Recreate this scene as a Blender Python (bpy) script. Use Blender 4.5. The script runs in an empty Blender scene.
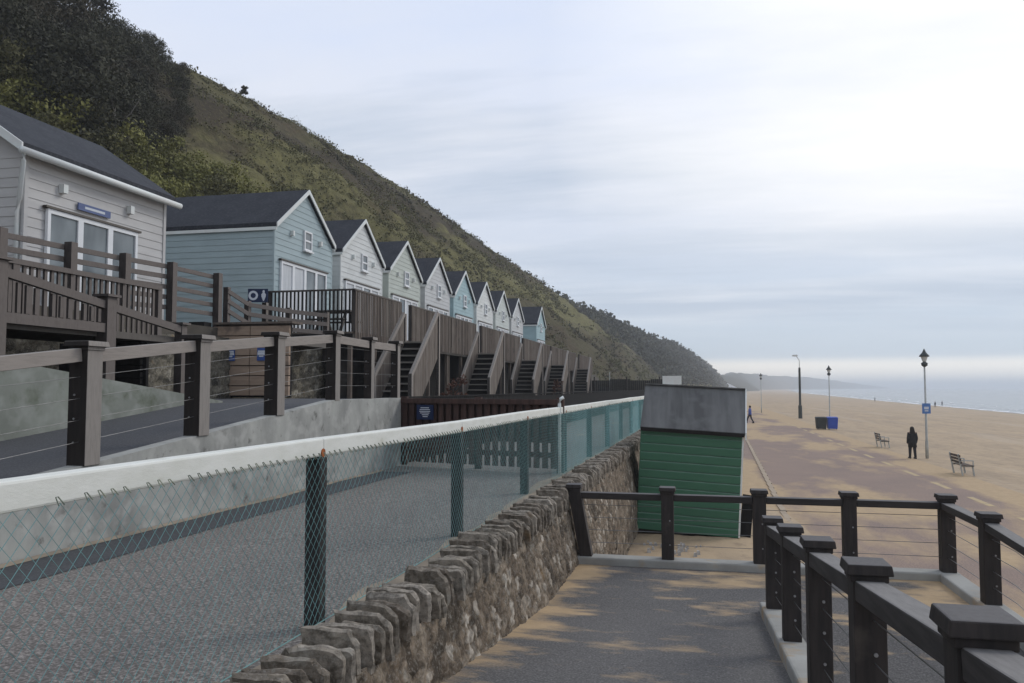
import bpy, math, random
import numpy as np
from mathutils import Vector, Matrix, noise as mn
random.seed(7); rng = np.random.default_rng(7)
R = math.radians
S = bpy.context.scene
COL = S.collection
EYE = 3.9
SK = .0262                                  # the lane and its wall run 1.5 degrees off the hut row

# ------------------------------------------------------------------ nodes
class N:
    def __init__(s, tree): s.t = tree; s.n = tree.nodes; s.l = tree.links
    def add(s, typ, ins=None, **kw):
        n = s.n.new(typ)
        for k, v in kw.items(): setattr(n, k, v)
        for k, v in (ins or {}).items(): s.set(n, k, v)
        return n
    def set(s, n, k, v):
        if isinstance(v, bpy.types.NodeSocket): s.l.new(v, n.inputs[k])
        elif isinstance(v, bpy.types.Node): s.l.new(v.outputs[0], n.inputs[k])
        else:
            i = n.inputs[k]
            if i.type == 'RGBA' and len(v) == 3: v = (*v, 1)
            i.default_value = v
    def math(s, op, a, b=None, clamp=False):
        n = s.add('ShaderNodeMath', operation=op, use_clamp=clamp); s.set(n, 0, a)
        if b is not None: s.set(n, 1, b)
        return n.outputs[0]
    def mix(s, f, a, b, mode='MIX'):
        n = s.add('ShaderNodeMixRGB', blend_type=mode); s.set(n, 0, f); s.set(n, 1, a); s.set(n, 2, b)
        return n.outputs[0]
    def ramp(s, f, stops):
        n = s.add('ShaderNodeValToRGB'); s.set(n, 0, f); e = n.color_ramp.elements
        while len(e) < len(stops): e.new(.5)
        for k, (p, c) in enumerate(stops):
            e[k].position = p
            e[k].color = (c, c, c, 1) if isinstance(c, (int, float)) else (*c, 1)
        return n.outputs[0]
    def map(s, v, lo, hi, a=0., b=1.):
        n = s.add('ShaderNodeMapRange', clamp=True); 
        for k, x in enumerate((v, lo, hi, a, b)): s.set(n, k, x)
        return n.outputs[0]
    def pos(s, scale=(1, 1, 1), rot=(0, 0, 0), src=None):
        g = src or s.add('ShaderNodeNewGeometry').outputs['Position']
        m = s.add('ShaderNodeMapping'); s.set(m, 0, g); m.inputs['Scale'].default_value = scale; m.inputs['Rotation'].default_value = rot
        return m.outputs[0]
    def noise(s, vec, scale, detail=4, rough=.55):
        n = s.add('ShaderNodeTexNoise'); s.set(n, 'Vector', vec); n.inputs['Scale'].default_value = scale
        n.inputs['Detail'].default_value = detail; n.inputs['Roughness'].default_value = rough
        return n.outputs[0]
    def axis(s, vec, k):
        n = s.add('ShaderNodeSeparateXYZ'); s.set(n, 0, vec); return n.outputs[k]

def base_mat(name):
    m = bpy.data.materials.new(name); m.use_nodes = True
    n = N(m.node_tree); b = m.node_tree.nodes['Principled BSDF']
    return m, n, b

def M(name, c1, c2=None, scale=5, stretch=(1, 1, 1), rough=.8, bump=.15, bdist=.01, spec=.3, fine=None,
      uptint=None, seatint=None, speck=None, lo=.35, hi=.65, dirt=None, metal=0):
    """two colours mixed by noise; uptint, seatint: paler colour on upward and seaward faces; dirt: (colour, scale, threshold)"""
    m, n, b = base_mat(name)
    p = n.pos(stretch)
    c2 = c2 or tuple(x * .7 for x in c1)
    f = n.map(n.noise(p, scale, 6, .6), lo, hi)
    col = n.mix(f, c1, c2)
    if uptint:
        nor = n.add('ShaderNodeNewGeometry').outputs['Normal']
        fx = n.map(n.axis(nor, 0), .45, .75); fz = n.map(n.axis(nor, 2), .5, .8)  # paler colour chosen by the face normal, seaward and up
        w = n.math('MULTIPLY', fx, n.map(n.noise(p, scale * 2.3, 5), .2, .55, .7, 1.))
        col = n.mix(w, col, seatint or uptint)
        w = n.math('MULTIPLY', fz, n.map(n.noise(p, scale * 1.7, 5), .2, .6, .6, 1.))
        col = n.mix(w, col, uptint)
    if dirt:
        dc, ds, dt = dirt
        col = n.mix(n.map(n.noise(n.pos(), ds, 5, .6), dt, dt + .12), col, dc)
    if speck:
        sc, ss, sa = speck
        col = n.mix(n.map(n.noise(n.pos(), ss, 2, .5), .5, .68, 0, sa), col, sc)
    n.set(b, 'Base Color', col); b.inputs['Roughness'].default_value = rough
    b.inputs['Specular IOR Level'].default_value = spec; b.inputs['Metallic'].default_value = metal
    if bump:
        bn = n.add('ShaderNodeBump'); bn.inputs['Strength'].default_value = bump; bn.inputs['Distance'].default_value = bdist
        n.set(bn, 'Height', n.noise(n.pos(stretch), fine or scale * 6, 6, .65)); n.set(b, 'Normal', bn)
    return m

SANDC, SANDD = (.47, .34, .205), (.365, .262, .155)
MT = {}
MT['timber'] = M('weathered timber', (.030, .024, .021), (.018, .015, .014), 2.5, (9, 9, 1), .85, .3, .004, .25, uptint=(.24, .225, .21), seatint=(.27, .245, .222))
MT['timber_mid'] = M('brown grey timber', (.06, .05, .046), (.035, .03, .028), 2.4, (6, 6, 2), .85, .3, .004, .25, uptint=(.20, .18, .165), seatint=(.165, .142, .128))
MT['timber_rail'] = M('grey timber rail', (.085, .075, .07), (.045, .04, .037), 2.2, (9, 1, 9), .85, .3, .004, .25, uptint=(.30, .275, .25), seatint=(.31, .275, .245))
MT['darkpost'] = M('dark stained post', (.042, .034, .031), (.022, .019, .018), 2.5, (10, 10, 1), .7, .35, .004, .3, uptint=(.10, .095, .096), seatint=(.06, .05, .045), dirt=((.085, .07, .06), 1.6, .62))
MT['darkrail'] = M('grey brown rail', (.060, .054, .052), (.032, .029, .028), 2.0, (14, 1.2, 14), .7, .35, .004, .3, uptint=(.19, .18, .172), seatint=(.08, .07, .063))
MT['darkrailx'] = M('dark brown far rail', (.040, .034, .032), (.024, .021, .02), 2.0, (1.2, 14, 14), .7, .35, .004, .3, uptint=(.10, .095, .095))
MT['deck'] = M('deck boards', (.175, .142, .118), (.10, .082, .07), 2.0, (8, 8, 1), .9, .3, .005, .2, dirt=((.07, .06, .055), .9, .58))
MT['deckpale'] = M('pale deck boards', (.235, .20, .17), (.15, .126, .107), 2.0, (8, 8, 1), .9, .3, .005, .2)
MT['decklow'] = M('dark deck boards', (.125, .10, .083), (.075, .061, .052), 2.0, (8, 8, 1), .9, .3, .005, .2)
MT['nosing'] = M('edge lit tread', (.27, .25, .222), (.19, .175, .155), 2.0, (1, 8, 8), .9, .2, .005, .2)  # paler than the deck: lit tread edges put into the colour
MT['deckdark'] = M('deck framing', (.075, .064, .058), (.04, .035, .032), 2.0, (6, 6, 1), .9, .3, .005, .2, uptint=(.15, .135, .12))
MT['orange'] = M('new brown boards', (.40, .30, .225), (.30, .22, .165), 1.5, (1, 1, 9), .85, .3, .004, .2, dirt=((.16, .12, .095), 1.1, .6))
MT['fencebrown'] = M('red brown fence', (.085, .05, .042), (.05, .033, .029), 2, (8, 8, 1), .85, .3, .004, .2, dirt=((.14, .105, .09), 2.2, .62))
MT['fencedark'] = M('black timber', (.02, .018, .017), (.012, .011, .011), 2, (6, 6, 1), .9, .2, .004, .2)
MT['gpost'] = M('dark fence post', (.050, .046, .045), (.028, .026, .026), 3, (8, 8, 1), .85, .3, .004, .2, dirt=((.10, .085, .07), 3, .62))
MT['cable'] = M('steel cable', (.22, .22, .22), (.14, .14, .14), 8, rough=.4, bump=0, metal=.7)
MT['bolt'] = M('zinc bolt', (.35, .35, .36), (.25, .24, .24), 8, rough=.45, bump=0, metal=.6)
MT['white'] = M('white paint', (.70, .74, .72), (.66, .66, .64), 3, rough=.5, bump=.05, dirt=((.5, .5, .47), 2.5, .66))
MT['upvc'] = M('white frame', (.78, .79, .80), (.72, .73, .74), 3, rough=.4, bump=0)
MT['railwhite'] = M('chalky white rail', (.74, .74, .69), (.66, .66, .60), 4, (3, 1, 3), .85, .4, .004, .2, dirt=((.48, .47, .38), 5, .63))
MT['rust'] = M('rust', (.42, .13, .035), (.22, .07, .03), 30, rough=.9, bump=.2)
MT['moss'] = M('mossy wire tie', (.30, .32, .24), (.07, .09, .08), 14, rough=.9, bump=0)
MT['teal'] = M('teal coated wire', (.17, .35, .34), (.11, .23, .23), 4, rough=.5, bump=0)
MT['slate'] = M('slate roof', (.035, .038, .046), (.022, .024, .031), 1.6, (1, 1, 1), .75, .25, .01, .2, speck=((.07, .07, .078), 14, .5))
MT['felt'] = M('grey roofing felt', (.165, .165, .162), (.095, .095, .094), 1.3, (2.6, .35, .35), .9, .35, .01, .2, fine=18, speck=((.16, .16, .158), 3, .6))
MT['concrete'] = M('concrete', (.40, .40, .37), (.25, .25, .235), 1.6, (1, 1, .6), .9, .4, .01, .2, fine=9, dirt=((.13, .125, .115), 5.5, .60), speck=((.50, .49, .46), 5, .5))
MT['concretemoss'] = M('stained concrete', (.27, .285, .25), (.18, .19, .165), .9, (1, 1, 1), .9, .35, .01, .2, fine=7, dirt=((.12, .135, .095), 1.4, .57), speck=((.36, .37, .34), 4, .5))
MT['kerb'] = M('concrete kerb', (.36, .355, .33), (.27, .265, .245), 2.2, rough=.9, bump=.3, bdist=.006, fine=30, dirt=(SANDD, 1.7, .56))
MT['steel'] = M('painted steel', (.05, .06, .06), (.035, .04, .04), 3, rough=.5, bump=0)
MT['lamppole'] = M('grey green pole', (.46, .47, .44), (.36, .37, .35), 3, rough=.5, bump=0)
MT['bin'] = M('dark bin', (.03, .034, .033), (.02, .022, .022), 3, rough=.6, bump=0)
MT['blue'] = M('blue plastic', (.035, .085, .42), (.03, .07, .36), 3, rough=.5, bump=0)
MT['navy'] = M('navy sign', (.010, .022, .07), (.008, .018, .055), 3, rough=.4, bump=0)
MT['bluesign'] = M('blue sign', (.05, .10, .30), (.04, .085, .26), 3, rough=.4, bump=0)
MT['lamblue'] = M('mid blue sign', (.09, .20, .46), (.08, .18, .42), 3, rough=.4, bump=0)
MT['greyblue'] = M('grey blue sign', (.10, .14, .28), (.09, .12, .25), 3, rough=.4, bump=0)
MT['signwhite'] = M('sign lettering', (.60, .63, .68), (.52, .55, .60), 3, rough=.5, bump=0)
MT['brick'] = M('brick', (.30, .13, .09), (.2, .09, .06), 12, rough=.9)
MT['skin'] = M('skin', (.42, .25, .18), (.36, .21, .15), 9, rough=.6, bump=0)
MT['coat'] = M('black coat', (.022, .022, .024), (.014, .014, .016), 9, rough=.9, bump=.1)
MT['trouser'] = M('dark trousers', (.03, .03, .036), (.02, .02, .025), 9, rough=.9, bump=.1)
MT['jblue'] = M('blue jacket', (.06, .10, .34), (.05, .08, .28), 9, rough=.8, bump=.1)
MT['jgrey'] = M('grey jacket', (.12, .13, .16), (.09, .10, .12), 9, rough=.8, bump=.1)
MT['hair'] = M('dark brown hair', (.02, .014, .011), (.012, .009, .008), 20, rough=.7, bump=.1)
MT['trunk'] = M('bark', (.07, .06, .05), (.04, .035, .03), 4, (4, 4, 1), .9, .4, .02)
MT['paletrunk'] = M('bare pale bark', (.26, .24, .22), (.16, .15, .14), 4, (4, 4, 1), .9, .3, .02)
MT['shingle'] = M('litter stones', (.5, .48, .45), (.3, .28, .26), 9, rough=.9)
MT['lantern'] = M('lantern glass', (.62, .64, .62), (.55, .57, .55), 4, rough=.2, bump=0)

def leaf_mat(name, a, b, sc=.6):
    m, n, bs = base_mat(name)
    oi = n.add('ShaderNodeObjectInfo').outputs['Random']
    f = n.map(n.noise(n.pos(), sc, 4, .6), .32, .68)
    f2 = n.map(n.noise(n.pos(), 5.5, 2), .35, .65)
    c = n.mix(f, a, b); c = n.mix(n.math('MULTIPLY', f2, .5), c, tuple(x * .45 for x in a))
    h = n.add('ShaderNodeHueSaturation', {'Color': c}); n.set(h, 'Value', n.map(oi, 0, 1, .8, 1.25))
    n.set(bs, 'Base Color', h.outputs[0]); bs.inputs['Roughness'].default_value = .75; bs.inputs['Specular IOR Level'].default_value = .15
    return m
MT['leafdark'] = leaf_mat('evergreen leaves', (.078, .076, .048), (.05, .049, .034))
MT['leafbrown'] = leaf_mat('brownish twigs', (.085, .072, .050), (.055, .05, .034))
MT['leafyellow'] = leaf_mat('yellow green leaves', (.27, .26, .085), (.16, .16, .06))
MT['leafmid'] = leaf_mat('olive leaves', (.15, .14, .062), (.095, .092, .045))
MT['leafred'] = leaf_mat('rusty leaves', (.12, .06, .045), (.08, .045, .035))
MT['leaffar'] = leaf_mat('far scrub leaves', (.072, .072, .045), (.05, .052, .034), .05)
MT['scrubdark'] = leaf_mat('dark scrub', (.085, .08, .048), (.06, .056, .036))
MT['scrubbrown'] = leaf_mat('brown scrub', (.13, .108, .07), (.09, .075, .05))
MT['grassolive'] = leaf_mat('olive grass', (.165, .155, .073), (.12, .112, .055), .4)

def clap_mat(name, c):
    return M(name, c, tuple(x * .88 for x in c), 1.2, (1, 1, 3), .6, .08, .004, .3, fine=30, dirt=(tuple(x * .8 for x in c), .8, .62))
PAINT = {k: clap_mat('painted boards ' + k, v) for k, v in dict(
    grey=(.52, .51, .50), blue=(.365, .45, .47), white=(.66, .68, .67), sage=(.50, .54, .49), pale=(.56, .57, .57),
    sky=(.36, .50, .53), cream=(.70, .72, .70), mist=(.58, .62, .59), green=(.05, .145, .088)).items()}

def glass_mat():
    m, n, b = base_mat('window glass')
    f = n.noise(n.pos((1, 1, .5)), 1.3, 3)
    n.set(b, 'Base Color', n.ramp(f, [(.3, (.09, .11, .12)), (.7, (.24, .27, .28))]))
    b.inputs['Roughness'].default_value = .08; b.inputs['Specular IOR Level'].default_value = .6
    return m
MT['glass'] = glass_mat()
MT['curtain'] = M('closed white blind', (.60, .62, .64), (.50, .52, .54), 2, (6, 6, .5), .6, .1)

def sandy_asphalt(name, asph, asph2, thr, patch_scale, stretch, edge=None, fine=60, sand_w=.1, rot=0, agg=.5):
    """asphalt with blown sand lying on it in drifts; edge: (axis, a, b) adds sand from a (none) to b (full)"""
    m, n, b = base_mat(name)
    a = n.mix(n.map(n.noise(n.pos(), .35, 5, .6), .3, .7), asph, asph2)
    g = n.noise(n.pos(), fine, 2, .6)
    a = n.mix(n.map(g, .5, .72, 0, agg), a, tuple(min(1, x * 2.3) for x in asph))
    a = n.mix(n.map(g, .5, .3, 0, agg), a, tuple(x * .45 for x in asph2))
    pp = n.pos(stretch, (0, 0, rot))
    d = n.noise(pp, patch_scale, 7, .62)
    if edge:
        for (w, (ax, e0, e1, amt)) in enumerate(edge):
            P = n.add('ShaderNodeNewGeometry').outputs['Position']
            v = n.axis(P, ax)
            if ax == 0 and w == 0 and len(edge) and edge[0][3] < 0: pass
            d = n.math('ADD', d, n.map(v, e0, e1, 0, abs(amt)))
    sf = n.map(d, thr, thr + sand_w)
    sc = n.mix(n.map(n.noise(n.pos(), 3.2, 6, .7), .3, .7), SANDC, SANDD)
    n.set(b, 'Base Color', n.mix(sf, a, sc)); b.inputs['Roughness'].default_value = .9; b.inputs['Specular IOR Level'].default_value = .25
    bn = n.add('ShaderNodeBump'); bn.inputs['Strength'].default_value = .35; bn.inputs['Distance'].default_value = .008
    n.set(bn, 'Height', n.noise(n.pos(), fine * .8, 3)); n.set(b, 'Normal', bn)
    return m
MT['ramp'] = sandy_asphalt('sandy ramp asphalt', (.118, .112, .108), (.09, .086, .084), .575, 1.0, (1.0, 2.2, 1), [(0, -.95, -1.85, .215), (1, 7.6, 10.9, .11), (0, 1.9, 3.0, .16)], rot=.5, sand_w=.16)
MT['ramplow'] = sandy_asphalt('lower ramp asphalt', (.11, .104, .10), (.088, .083, .08), .60, .9, (1, 2, 1), [(1, 7.5, 10.8, .14)])
MT['prom'] = sandy_asphalt('sandy promenade', (.27, .195, .155), (.215, .160, .134), .497, .20, (1.1, .40, 1), [(0, 10.0, 12.0, .28), (0, 3.5, 1.0, .35), (1, 45, 170, .07), (1, 36, 15, .07)], fine=25, sand_w=.10, rot=-.45, agg=.3)
MT['lane'] = sandy_asphalt('lane chippings', (.175, .158, .143), (.14, .127, .116), .63, .5, (1, .5, 1), None, fine=48, agg=.75)
MT['lanestrip'] = sandy_asphalt('smooth lane edge', (.075, .078, .082), (.06, .062, .066), .76, .8, (1, .5, 1), None, fine=50, agg=.25)
MT['upper'] = sandy_asphalt('upper ramp asphalt', (.085, .086, .092), (.068, .069, .074), .74, .8, (1, 1, 1), None, fine=50, agg=.3)
MT['yard'] = M('yard ground', (.12, .105, .085), (.07, .062, .052), .9, rough=.95, bump=.4, bdist=.03)

def beach_mat():
    m, n, b = base_mat('beach sand')
    f = n.noise(n.pos((.5, .18, 1)), .9, 8, .7); g = n.noise(n.pos((1, 1, 1)), .06, 4)
    c = n.mix(n.map(f, .3, .7), SANDC, (.30, .228, .158)); c = n.mix(n.map(g, .4, .65), c, (.42, .31, .195))
    k = n.noise(n.pos((1, 1, 1)), 2.2, 4, .7); c = n.mix(n.map(k, .52, .66, 0, .55), c, (.21, .155, .105)); k = n.noise(n.pos((1, .3, 1)), .55, 6, .7); c = n.mix(n.map(k, .5, .66, 0, .5), c, (.24, .18, .125)); k = n.noise(n.pos((1, .06, 1)), .35, 5, .6); c = n.mix(n.map(k, .56, .64, 0, .35), c, (.46, .37, .28))
    wet = n.map(n.axis(n.add('ShaderNodeNewGeometry').outputs['Position'], 2), -2.6, -2.95)
    c = n.mix(wet, c, (.17, .135, .10))
    n.set(b, 'Base Color', c); n.set(b, 'Roughness', n.map(wet, 0, 1, .95, .35))
    bn = n.add('ShaderNodeBump'); bn.inputs['Strength'].default_value = .6; bn.inputs['Distance'].default_value = .06
    n.set(bn, 'Height', n.noise(n.pos(), 1.7, 6, .7)); n.set(b, 'Normal', bn)
    return m
MT['beach'] = beach_mat()

def sea_mat():
    m, n, b = base_mat('sea water')
    f = n.noise(n.pos((1, .25, 1)), .03, 4)
    c = n.mix(n.map(f, .35, .65), (.13, .165, .18), (.19, .22, .23))
    n.set(b, 'Base Color', c); b.inputs['Roughness'].default_value = .22; b.inputs['Specular IOR Level'].default_value = .5
    bn = n.add('ShaderNodeBump'); bn.inputs['Strength'].default_value = .5; bn.inputs['Distance'].default_value = .3
    n.set(bn, 'Height', n.noise(n.pos((1, .35, 1)), .35, 5, .6)); n.set(b, 'Normal', bn)
    return m
MT['sea'] = sea_mat()
MT['foam'] = M('surf foam', (.78, .79, .79), (.62, .64, .65), .4, (1, .2, 1), .7, .1)

def hill_mat(name):
    m, n, b = base_mat(name)
    band = n.add('ShaderNodeAttribute', attribute_name='band').outputs['Fac']
    nz = n.noise(n.pos((.7, .22, .7), (0, 0, .0)), .17, 6, .65)
    bb = n.math('ADD', band, n.math('MULTIPLY', n.math('SUBTRACT', nz, .5), .75))
    c = n.ramp(bb, [(0, (.085, .075, .046)), (.22, (.09, .08, .044)), (.33, (.105, .088, .052)), (.46, (.185, .172, .078)), (.60, (.178, .163, .074)),
                    (.70, (.075, .06, .044)), (.86, (.066, .054, .041)), (.95, (.125, .114, .06)), (1, (.13, .118, .062))])
    soil = n.map(n.noise(n.pos((1, .5, 1)), .09, 5, .6), .57, .66)
    c = n.mix(n.math('MULTIPLY', soil, .75), c, (.085, .062, .044))
    k = n.noise(n.pos(), 1.3, 6, .7); c = n.mix(n.map(k, .42, .68, 0, .7), c, (.055, .05, .03)); k = n.noise(n.pos(), 3.1, 5, .7); c = n.mix(n.map(k, .5, .72, 0, .5), c, (.20, .175, .095))
    n.set(b, 'Base Color', c); b.inputs['Roughness'].default_value = 1; b.inputs['Specular IOR Level'].default_value = .05
    bn = n.add('ShaderNodeBump'); bn.inputs['Strength'].default_value = .9; bn.inputs['Distance'].default_value = .5
    n.set(bn, 'Height', n.noise(n.pos(), .9, 7, .7)); n.set(b, 'Normal', bn)
    return m
MT['hill'] = hill_mat('hillside vegetation')
MT['farhill'] = M('far headland', (.055, .06, .045), (.04, .044, .034), .01, rough=1, bump=0, spec=.05)

def stone_mat(name, stops, lime=.12):
    m, n, b = base_mat(name)
    at = n.add('ShaderNodeAttribute', attribute_name='stone').outputs['Fac']
    c = n.ramp(at, stops)
    f = n.noise(n.pos(), 14, 6, .7); c = n.mix(n.map(f, .38, .62, 0, .75), c, (.045, .038, .03)); f = n.noise(n.pos(), 40, 4, .7); c = n.mix(n.map(f, .5, .7, 0, .5), c, (.36, .33, .29))
    l = n.noise(n.pos(), 5, 5, .65); c = n.mix(n.map(l, .58, .68, 0, .55), c, (.30, .28, .24))
    o = n.noise(n.pos(), 2.3, 3, .6); c = n.mix(n.map(o, .66, .74, 0, .5), c, (.20, .12, .05))
    n.set(b, 'Base Color', c); b.inputs['Roughness'].default_value = .95; b.inputs['Specular IOR Level'].default_value = .15
    bn = n.add('ShaderNodeBump'); bn.inputs['Strength'].default_value = .6; bn.inputs['Distance'].default_value = .015
    n.set(bn, 'Height', n.noise(n.pos(), 22, 6, .7)); n.set(b, 'Normal', bn)
    return m
MT['rubble'] = stone_mat('rubble stone', [(0, (.075, .058, .042)), (.3, (.18, .137, .098)), (.6, (.25, .195, .14)), (.78, (.31, .25, .185)), (.85, (.44, .38, .31)), (1, (.58, .52, .44))])
MT['coping'] = stone_mat('coping stone', [(0, (.20, .165, .13)), (.5, (.30, .26, .21)), (1, (.42, .37, .31))])
MT['gabion'] = stone_mat('yellow grey stone', [(0, (.05, .046, .038)), (.4, (.17, .155, .12)), (.8, (.27, .24, .18)), (1, (.42, .39, .32))])

# ------------------------------------------------------------------ mesh building
ORG = {}
class MB:
    def __init__(s): s.v = []; s.f = []; s.mi = []; s.at = None
    def poly(s, pts, mi=0):
        k = len(s.v); s.v += [tuple(p) for p in pts]; s.f.append(tuple(range(k, k + len(pts)))); s.mi.append(mi); return s
    def hexa(s, p, mi=0):                     # p: 8 points, bottom ring then top ring
        k = len(s.v); s.v += [tuple(q) for q in p]
        for f in ((3, 2, 1, 0), (4, 5, 6, 7), (0, 1, 5, 4), (1, 2, 6, 5), (2, 3, 7, 6), (3, 0, 4, 7)):
            s.f.append(tuple(k + i for i in f)); s.mi.append(mi)
        return s
    def box(s, x0, x1, y0, y1, z0, z1, mi=0):
        return s.hexa([(x0, y0, z0), (x1, y0, z0), (x1, y1, z0), (x0, y1, z0), (x0, y0, z1), (x1, y0, z1), (x1, y1, z1), (x0, y1, z1)], mi)
    def beam(s, p, q, w, h, up=(0, 0, 1), mi=0):   # w across, h along 'up'
        p, q = Vector(p), Vector(q); d = (q - p).normalized(); u = Vector(up); a = d.cross(u)
        if a.length < 1e-4: a = Vector((1, 0, 0))
        a.normalize(); u = a.cross(d).normalized(); a *= w / 2; u *= h / 2
        return s.hexa([p - a - u, p + a - u, q + a - u, q - a - u, p - a + u, p + a + u, q + a + u, q - a + u], mi)
    def tube(s, pts, r, n=6, cap=True, mi=0):
        pts = [Vector(p) for p in pts]; k0 = len(s.v)
        rs = r if isinstance(r, (list, tuple)) else [r] * len(pts)
        for i, p in enumerate(pts):
            d = (pts[min(i + 1, len(pts) - 1)] - pts[max(i - 1, 0)]).normalized()
            a = d.cross(Vector((0, 0, 1)) if abs(d.z) < .95 else Vector((1, 0, 0))).normalized(); b = d.cross(a)
            for j in range(n):
                t = 2 * math.pi * j / n; s.v.append(tuple(p + (a * math.cos(t) + b * math.sin(t)) * rs[i]))
        for i in range(len(pts) - 1):
            for j in range(n):
                a0 = k0 + i * n + j; a1 = k0 + i * n + (j + 1) % n
                s.f.append((a0, a1, a1 + n, a0 + n)); s.mi.append(mi)
        if cap:
            s.f.append(tuple(k0 + j for j in range(n))[::-1]); s.mi.append(mi)
            s.f.append(tuple(k0 + (len(pts) - 1) * n + j for j in range(n))); s.mi.append(mi)
        return s
    def extr(s, poly, d, mi=0):               # polygon pushed along d
        d = Vector(d); a = [Vector(p) for p in poly]; b = [p + d for p in a]; n = len(a)
        s.poly(a[::-1], mi); s.poly(b, mi)
        for i in range(n): s.poly([a[i], a[(i + 1) % n], b[(i + 1) % n], b[i]], mi)
        return s
    def grid(s, P, mi=0):                     # P: array [nu][nv][3]
        nu, nv = P.shape[:2]; k = len(s.v); s.v += [tuple(p) for p in P.reshape(-1, 3)]
        for i in range(nu - 1):
            for j in range(nv - 1):
                a = k + i * nv + j; s.f.append((a, a + nv, a + nv + 1, a + 1)); s.mi.append(mi)
        return s
    def build(s, name, mats, parent=None, bevel=0, smooth=False, kind=None, attr=None):
        me = bpy.data.meshes.new(name)
        o = Vector(ORG.get(parent.name, (0, 0, 0))) if parent else Vector((0, 0, 0))
        vs = np.array(s.v, dtype=float) - np.array(o)
        me.from_pydata(vs.tolist(), [], s.f)
        mats = mats if isinstance(mats, (list, tuple)) else [mats]
        for m in mats: me.materials.append(MT[m] if isinstance(m, str) else m)
        if len(mats) > 1: me.polygons.foreach_set('material_index', s.mi)
        if smooth: me.polygons.foreach_set('use_smooth', [True] * len(me.polygons))
        if attr:
            a = me.attributes.new(attr[0], 'FLOAT', 'POINT'); a.data.foreach_set('value', np.asarray(attr[1], dtype=np.float32))
        me.update()
        ob = bpy.data.objects.new(name, me); COL.objects.link(ob)
        if parent: ob.parent = parent; ORG[ob.name] = tuple(o)
        else: ORG[ob.name] = (0, 0, 0)
        if bevel:
            b = ob.modifiers.new('bevel', 'BEVEL'); b.width = bevel; b.segments = 2; b.limit_method = 'ANGLE'
        if kind: ob['kind'] = kind
        return ob

def tag(o, label, cat, group=None):
    o['label'] = label; o['category'] = cat
    if group: o['group'] = group
    return o
def thing(name, loc, label, cat, group=None):
    o = bpy.data.objects.new(name, None); COL.objects.link(o); o.location = loc; o.empty_display_size = .2
    ORG[o.name] = tuple(loc); return tag(o, label, cat, group)
def copy_tree(o, loc=None, rz=None, parent=None, label=None):
    c = o.copy(); COL.objects.link(c)
    if parent: c.parent = parent
    if loc is not None: c.location = loc
    if rz is not None: c.rotation_euler = (0, 0, rz)
    if label: c['label'] = label
    for ch in list(o.children): copy_tree(ch, parent=c)
    return c
def fence_x(d, y): return -d + SK * y
def fbm(x, y, z=0., o=4): return mn.fractal(Vector((x, y, z)), .8, 2.1, o)

# ------------------------------------------------------------------ camera, world, light
cam = bpy.data.cameras.new('camera'); co = bpy.data.objects.new('camera', cam); COL.objects.link(co)
cam.sensor_width = 36; cam.lens = 28.12; cam.clip_start = .05; cam.clip_end = 40000
co.location = (0, 0, EYE); co.rotation_euler = (R(90 + 3.25), 0, R(12.54)); S.camera = co

SUN_EL, SUN_AZ = R(38), R(48)               # azimuth measured from +Y towards +X (the sea)
w = bpy.data.worlds.new('World'); S.world = w; w.use_nodes = True
n = N(w.node_tree); bg = w.node_tree.nodes['Background']; out = w.node_tree.nodes['World Output']
sky = n.add('ShaderNodeTexSky', sky_type='NISHITA', sun_disc=False); sky.sun_elevation = SUN_EL; sky.sun_rotation = SUN_AZ
n.set(bg, 'Color', sky.outputs[0]); bg.inputs['Strength'].default_value = .06
D = n.add('ShaderNodeTexCoord').outputs['Generated']
dz = n.axis(D, 2); el = n.math('MAXIMUM', dz, 0.)
inv = n.math('DIVIDE', 1., n.math('ADD', el, .10))
pv = n.add('ShaderNodeVectorMath', operation='SCALE'); n.set(pv, 0, D); n.set(pv, 3, inv)
pm = n.pos((.55, 1.0, .2), (0, 0, .25), src=pv.outputs[0])
c1 = n.noise(pm, .55, 7, .55); c2 = n.noise(n.pos((.4, 1.5, .3), (0, 0, .1), src=pv.outputs[0]), .9, 6, .6)
grad = n.ramp(el, [(0, (.68, .67, .67)), (.008, (1.0, .95, .86)), (.026, (.92, .89, .83)), (.036, (.47, .545, .63)), (.10, (.45, .525, .63)), (.17, (.51, .565, .665)),
                   (.27, (.57, .615, .72)), (.40, (.54, .61, .765)), (.7, (.50, .57, .73)), (1, (.49, .55, .70))])
cl = n.mix(n.math('MULTIPLY', n.map(el, .05, .11), n.map(c1, .40, .62)), grad, (.66, .68, .73))
cl = n.mix(n.math('MULTIPLY', n.map(el, .04, .10), n.map(c2, .44, .62, 0, .85)), cl, (.41, .475, .575))
bd = Vector((math.sin(R(20)) * math.cos(R(19)), math.cos(R(20)) * math.cos(R(19)), math.sin(R(19))))
vd = n.add('ShaderNodeVectorMath', operation='DOT_PRODUCT'); n.set(vd, 0, D); vd.inputs[1].default_value = bd
br = n.math('MULTIPLY', n.map(vd.outputs['Value'], .88, .99), n.map(el, .10, .27))
br = n.math('MULTIPLY', br, n.map(c1, .28, .58, .25, .95))
cl = n.mix(br, cl, (.93, .92, .91))
bg2 = n.add('ShaderNodeBackground', {'Color': cl, 'Strength': 1.0})
mx = n.add('ShaderNodeMixShader'); n.set(mx, 0, .93); n.l.new(bg.outputs[0], mx.inputs[1]); n.l.new(bg2.outputs[0], mx.inputs[2])
n.l.new(mx.outputs[0], out.inputs['Surface'])
sl = bpy.data.lights.new('sun', 'SUN'); sl.energy = .9; sl.angle = R(22); sl.color = (1, .96, .9)
so = bpy.data.objects.new('sun', sl); COL.objects.link(so)
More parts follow.
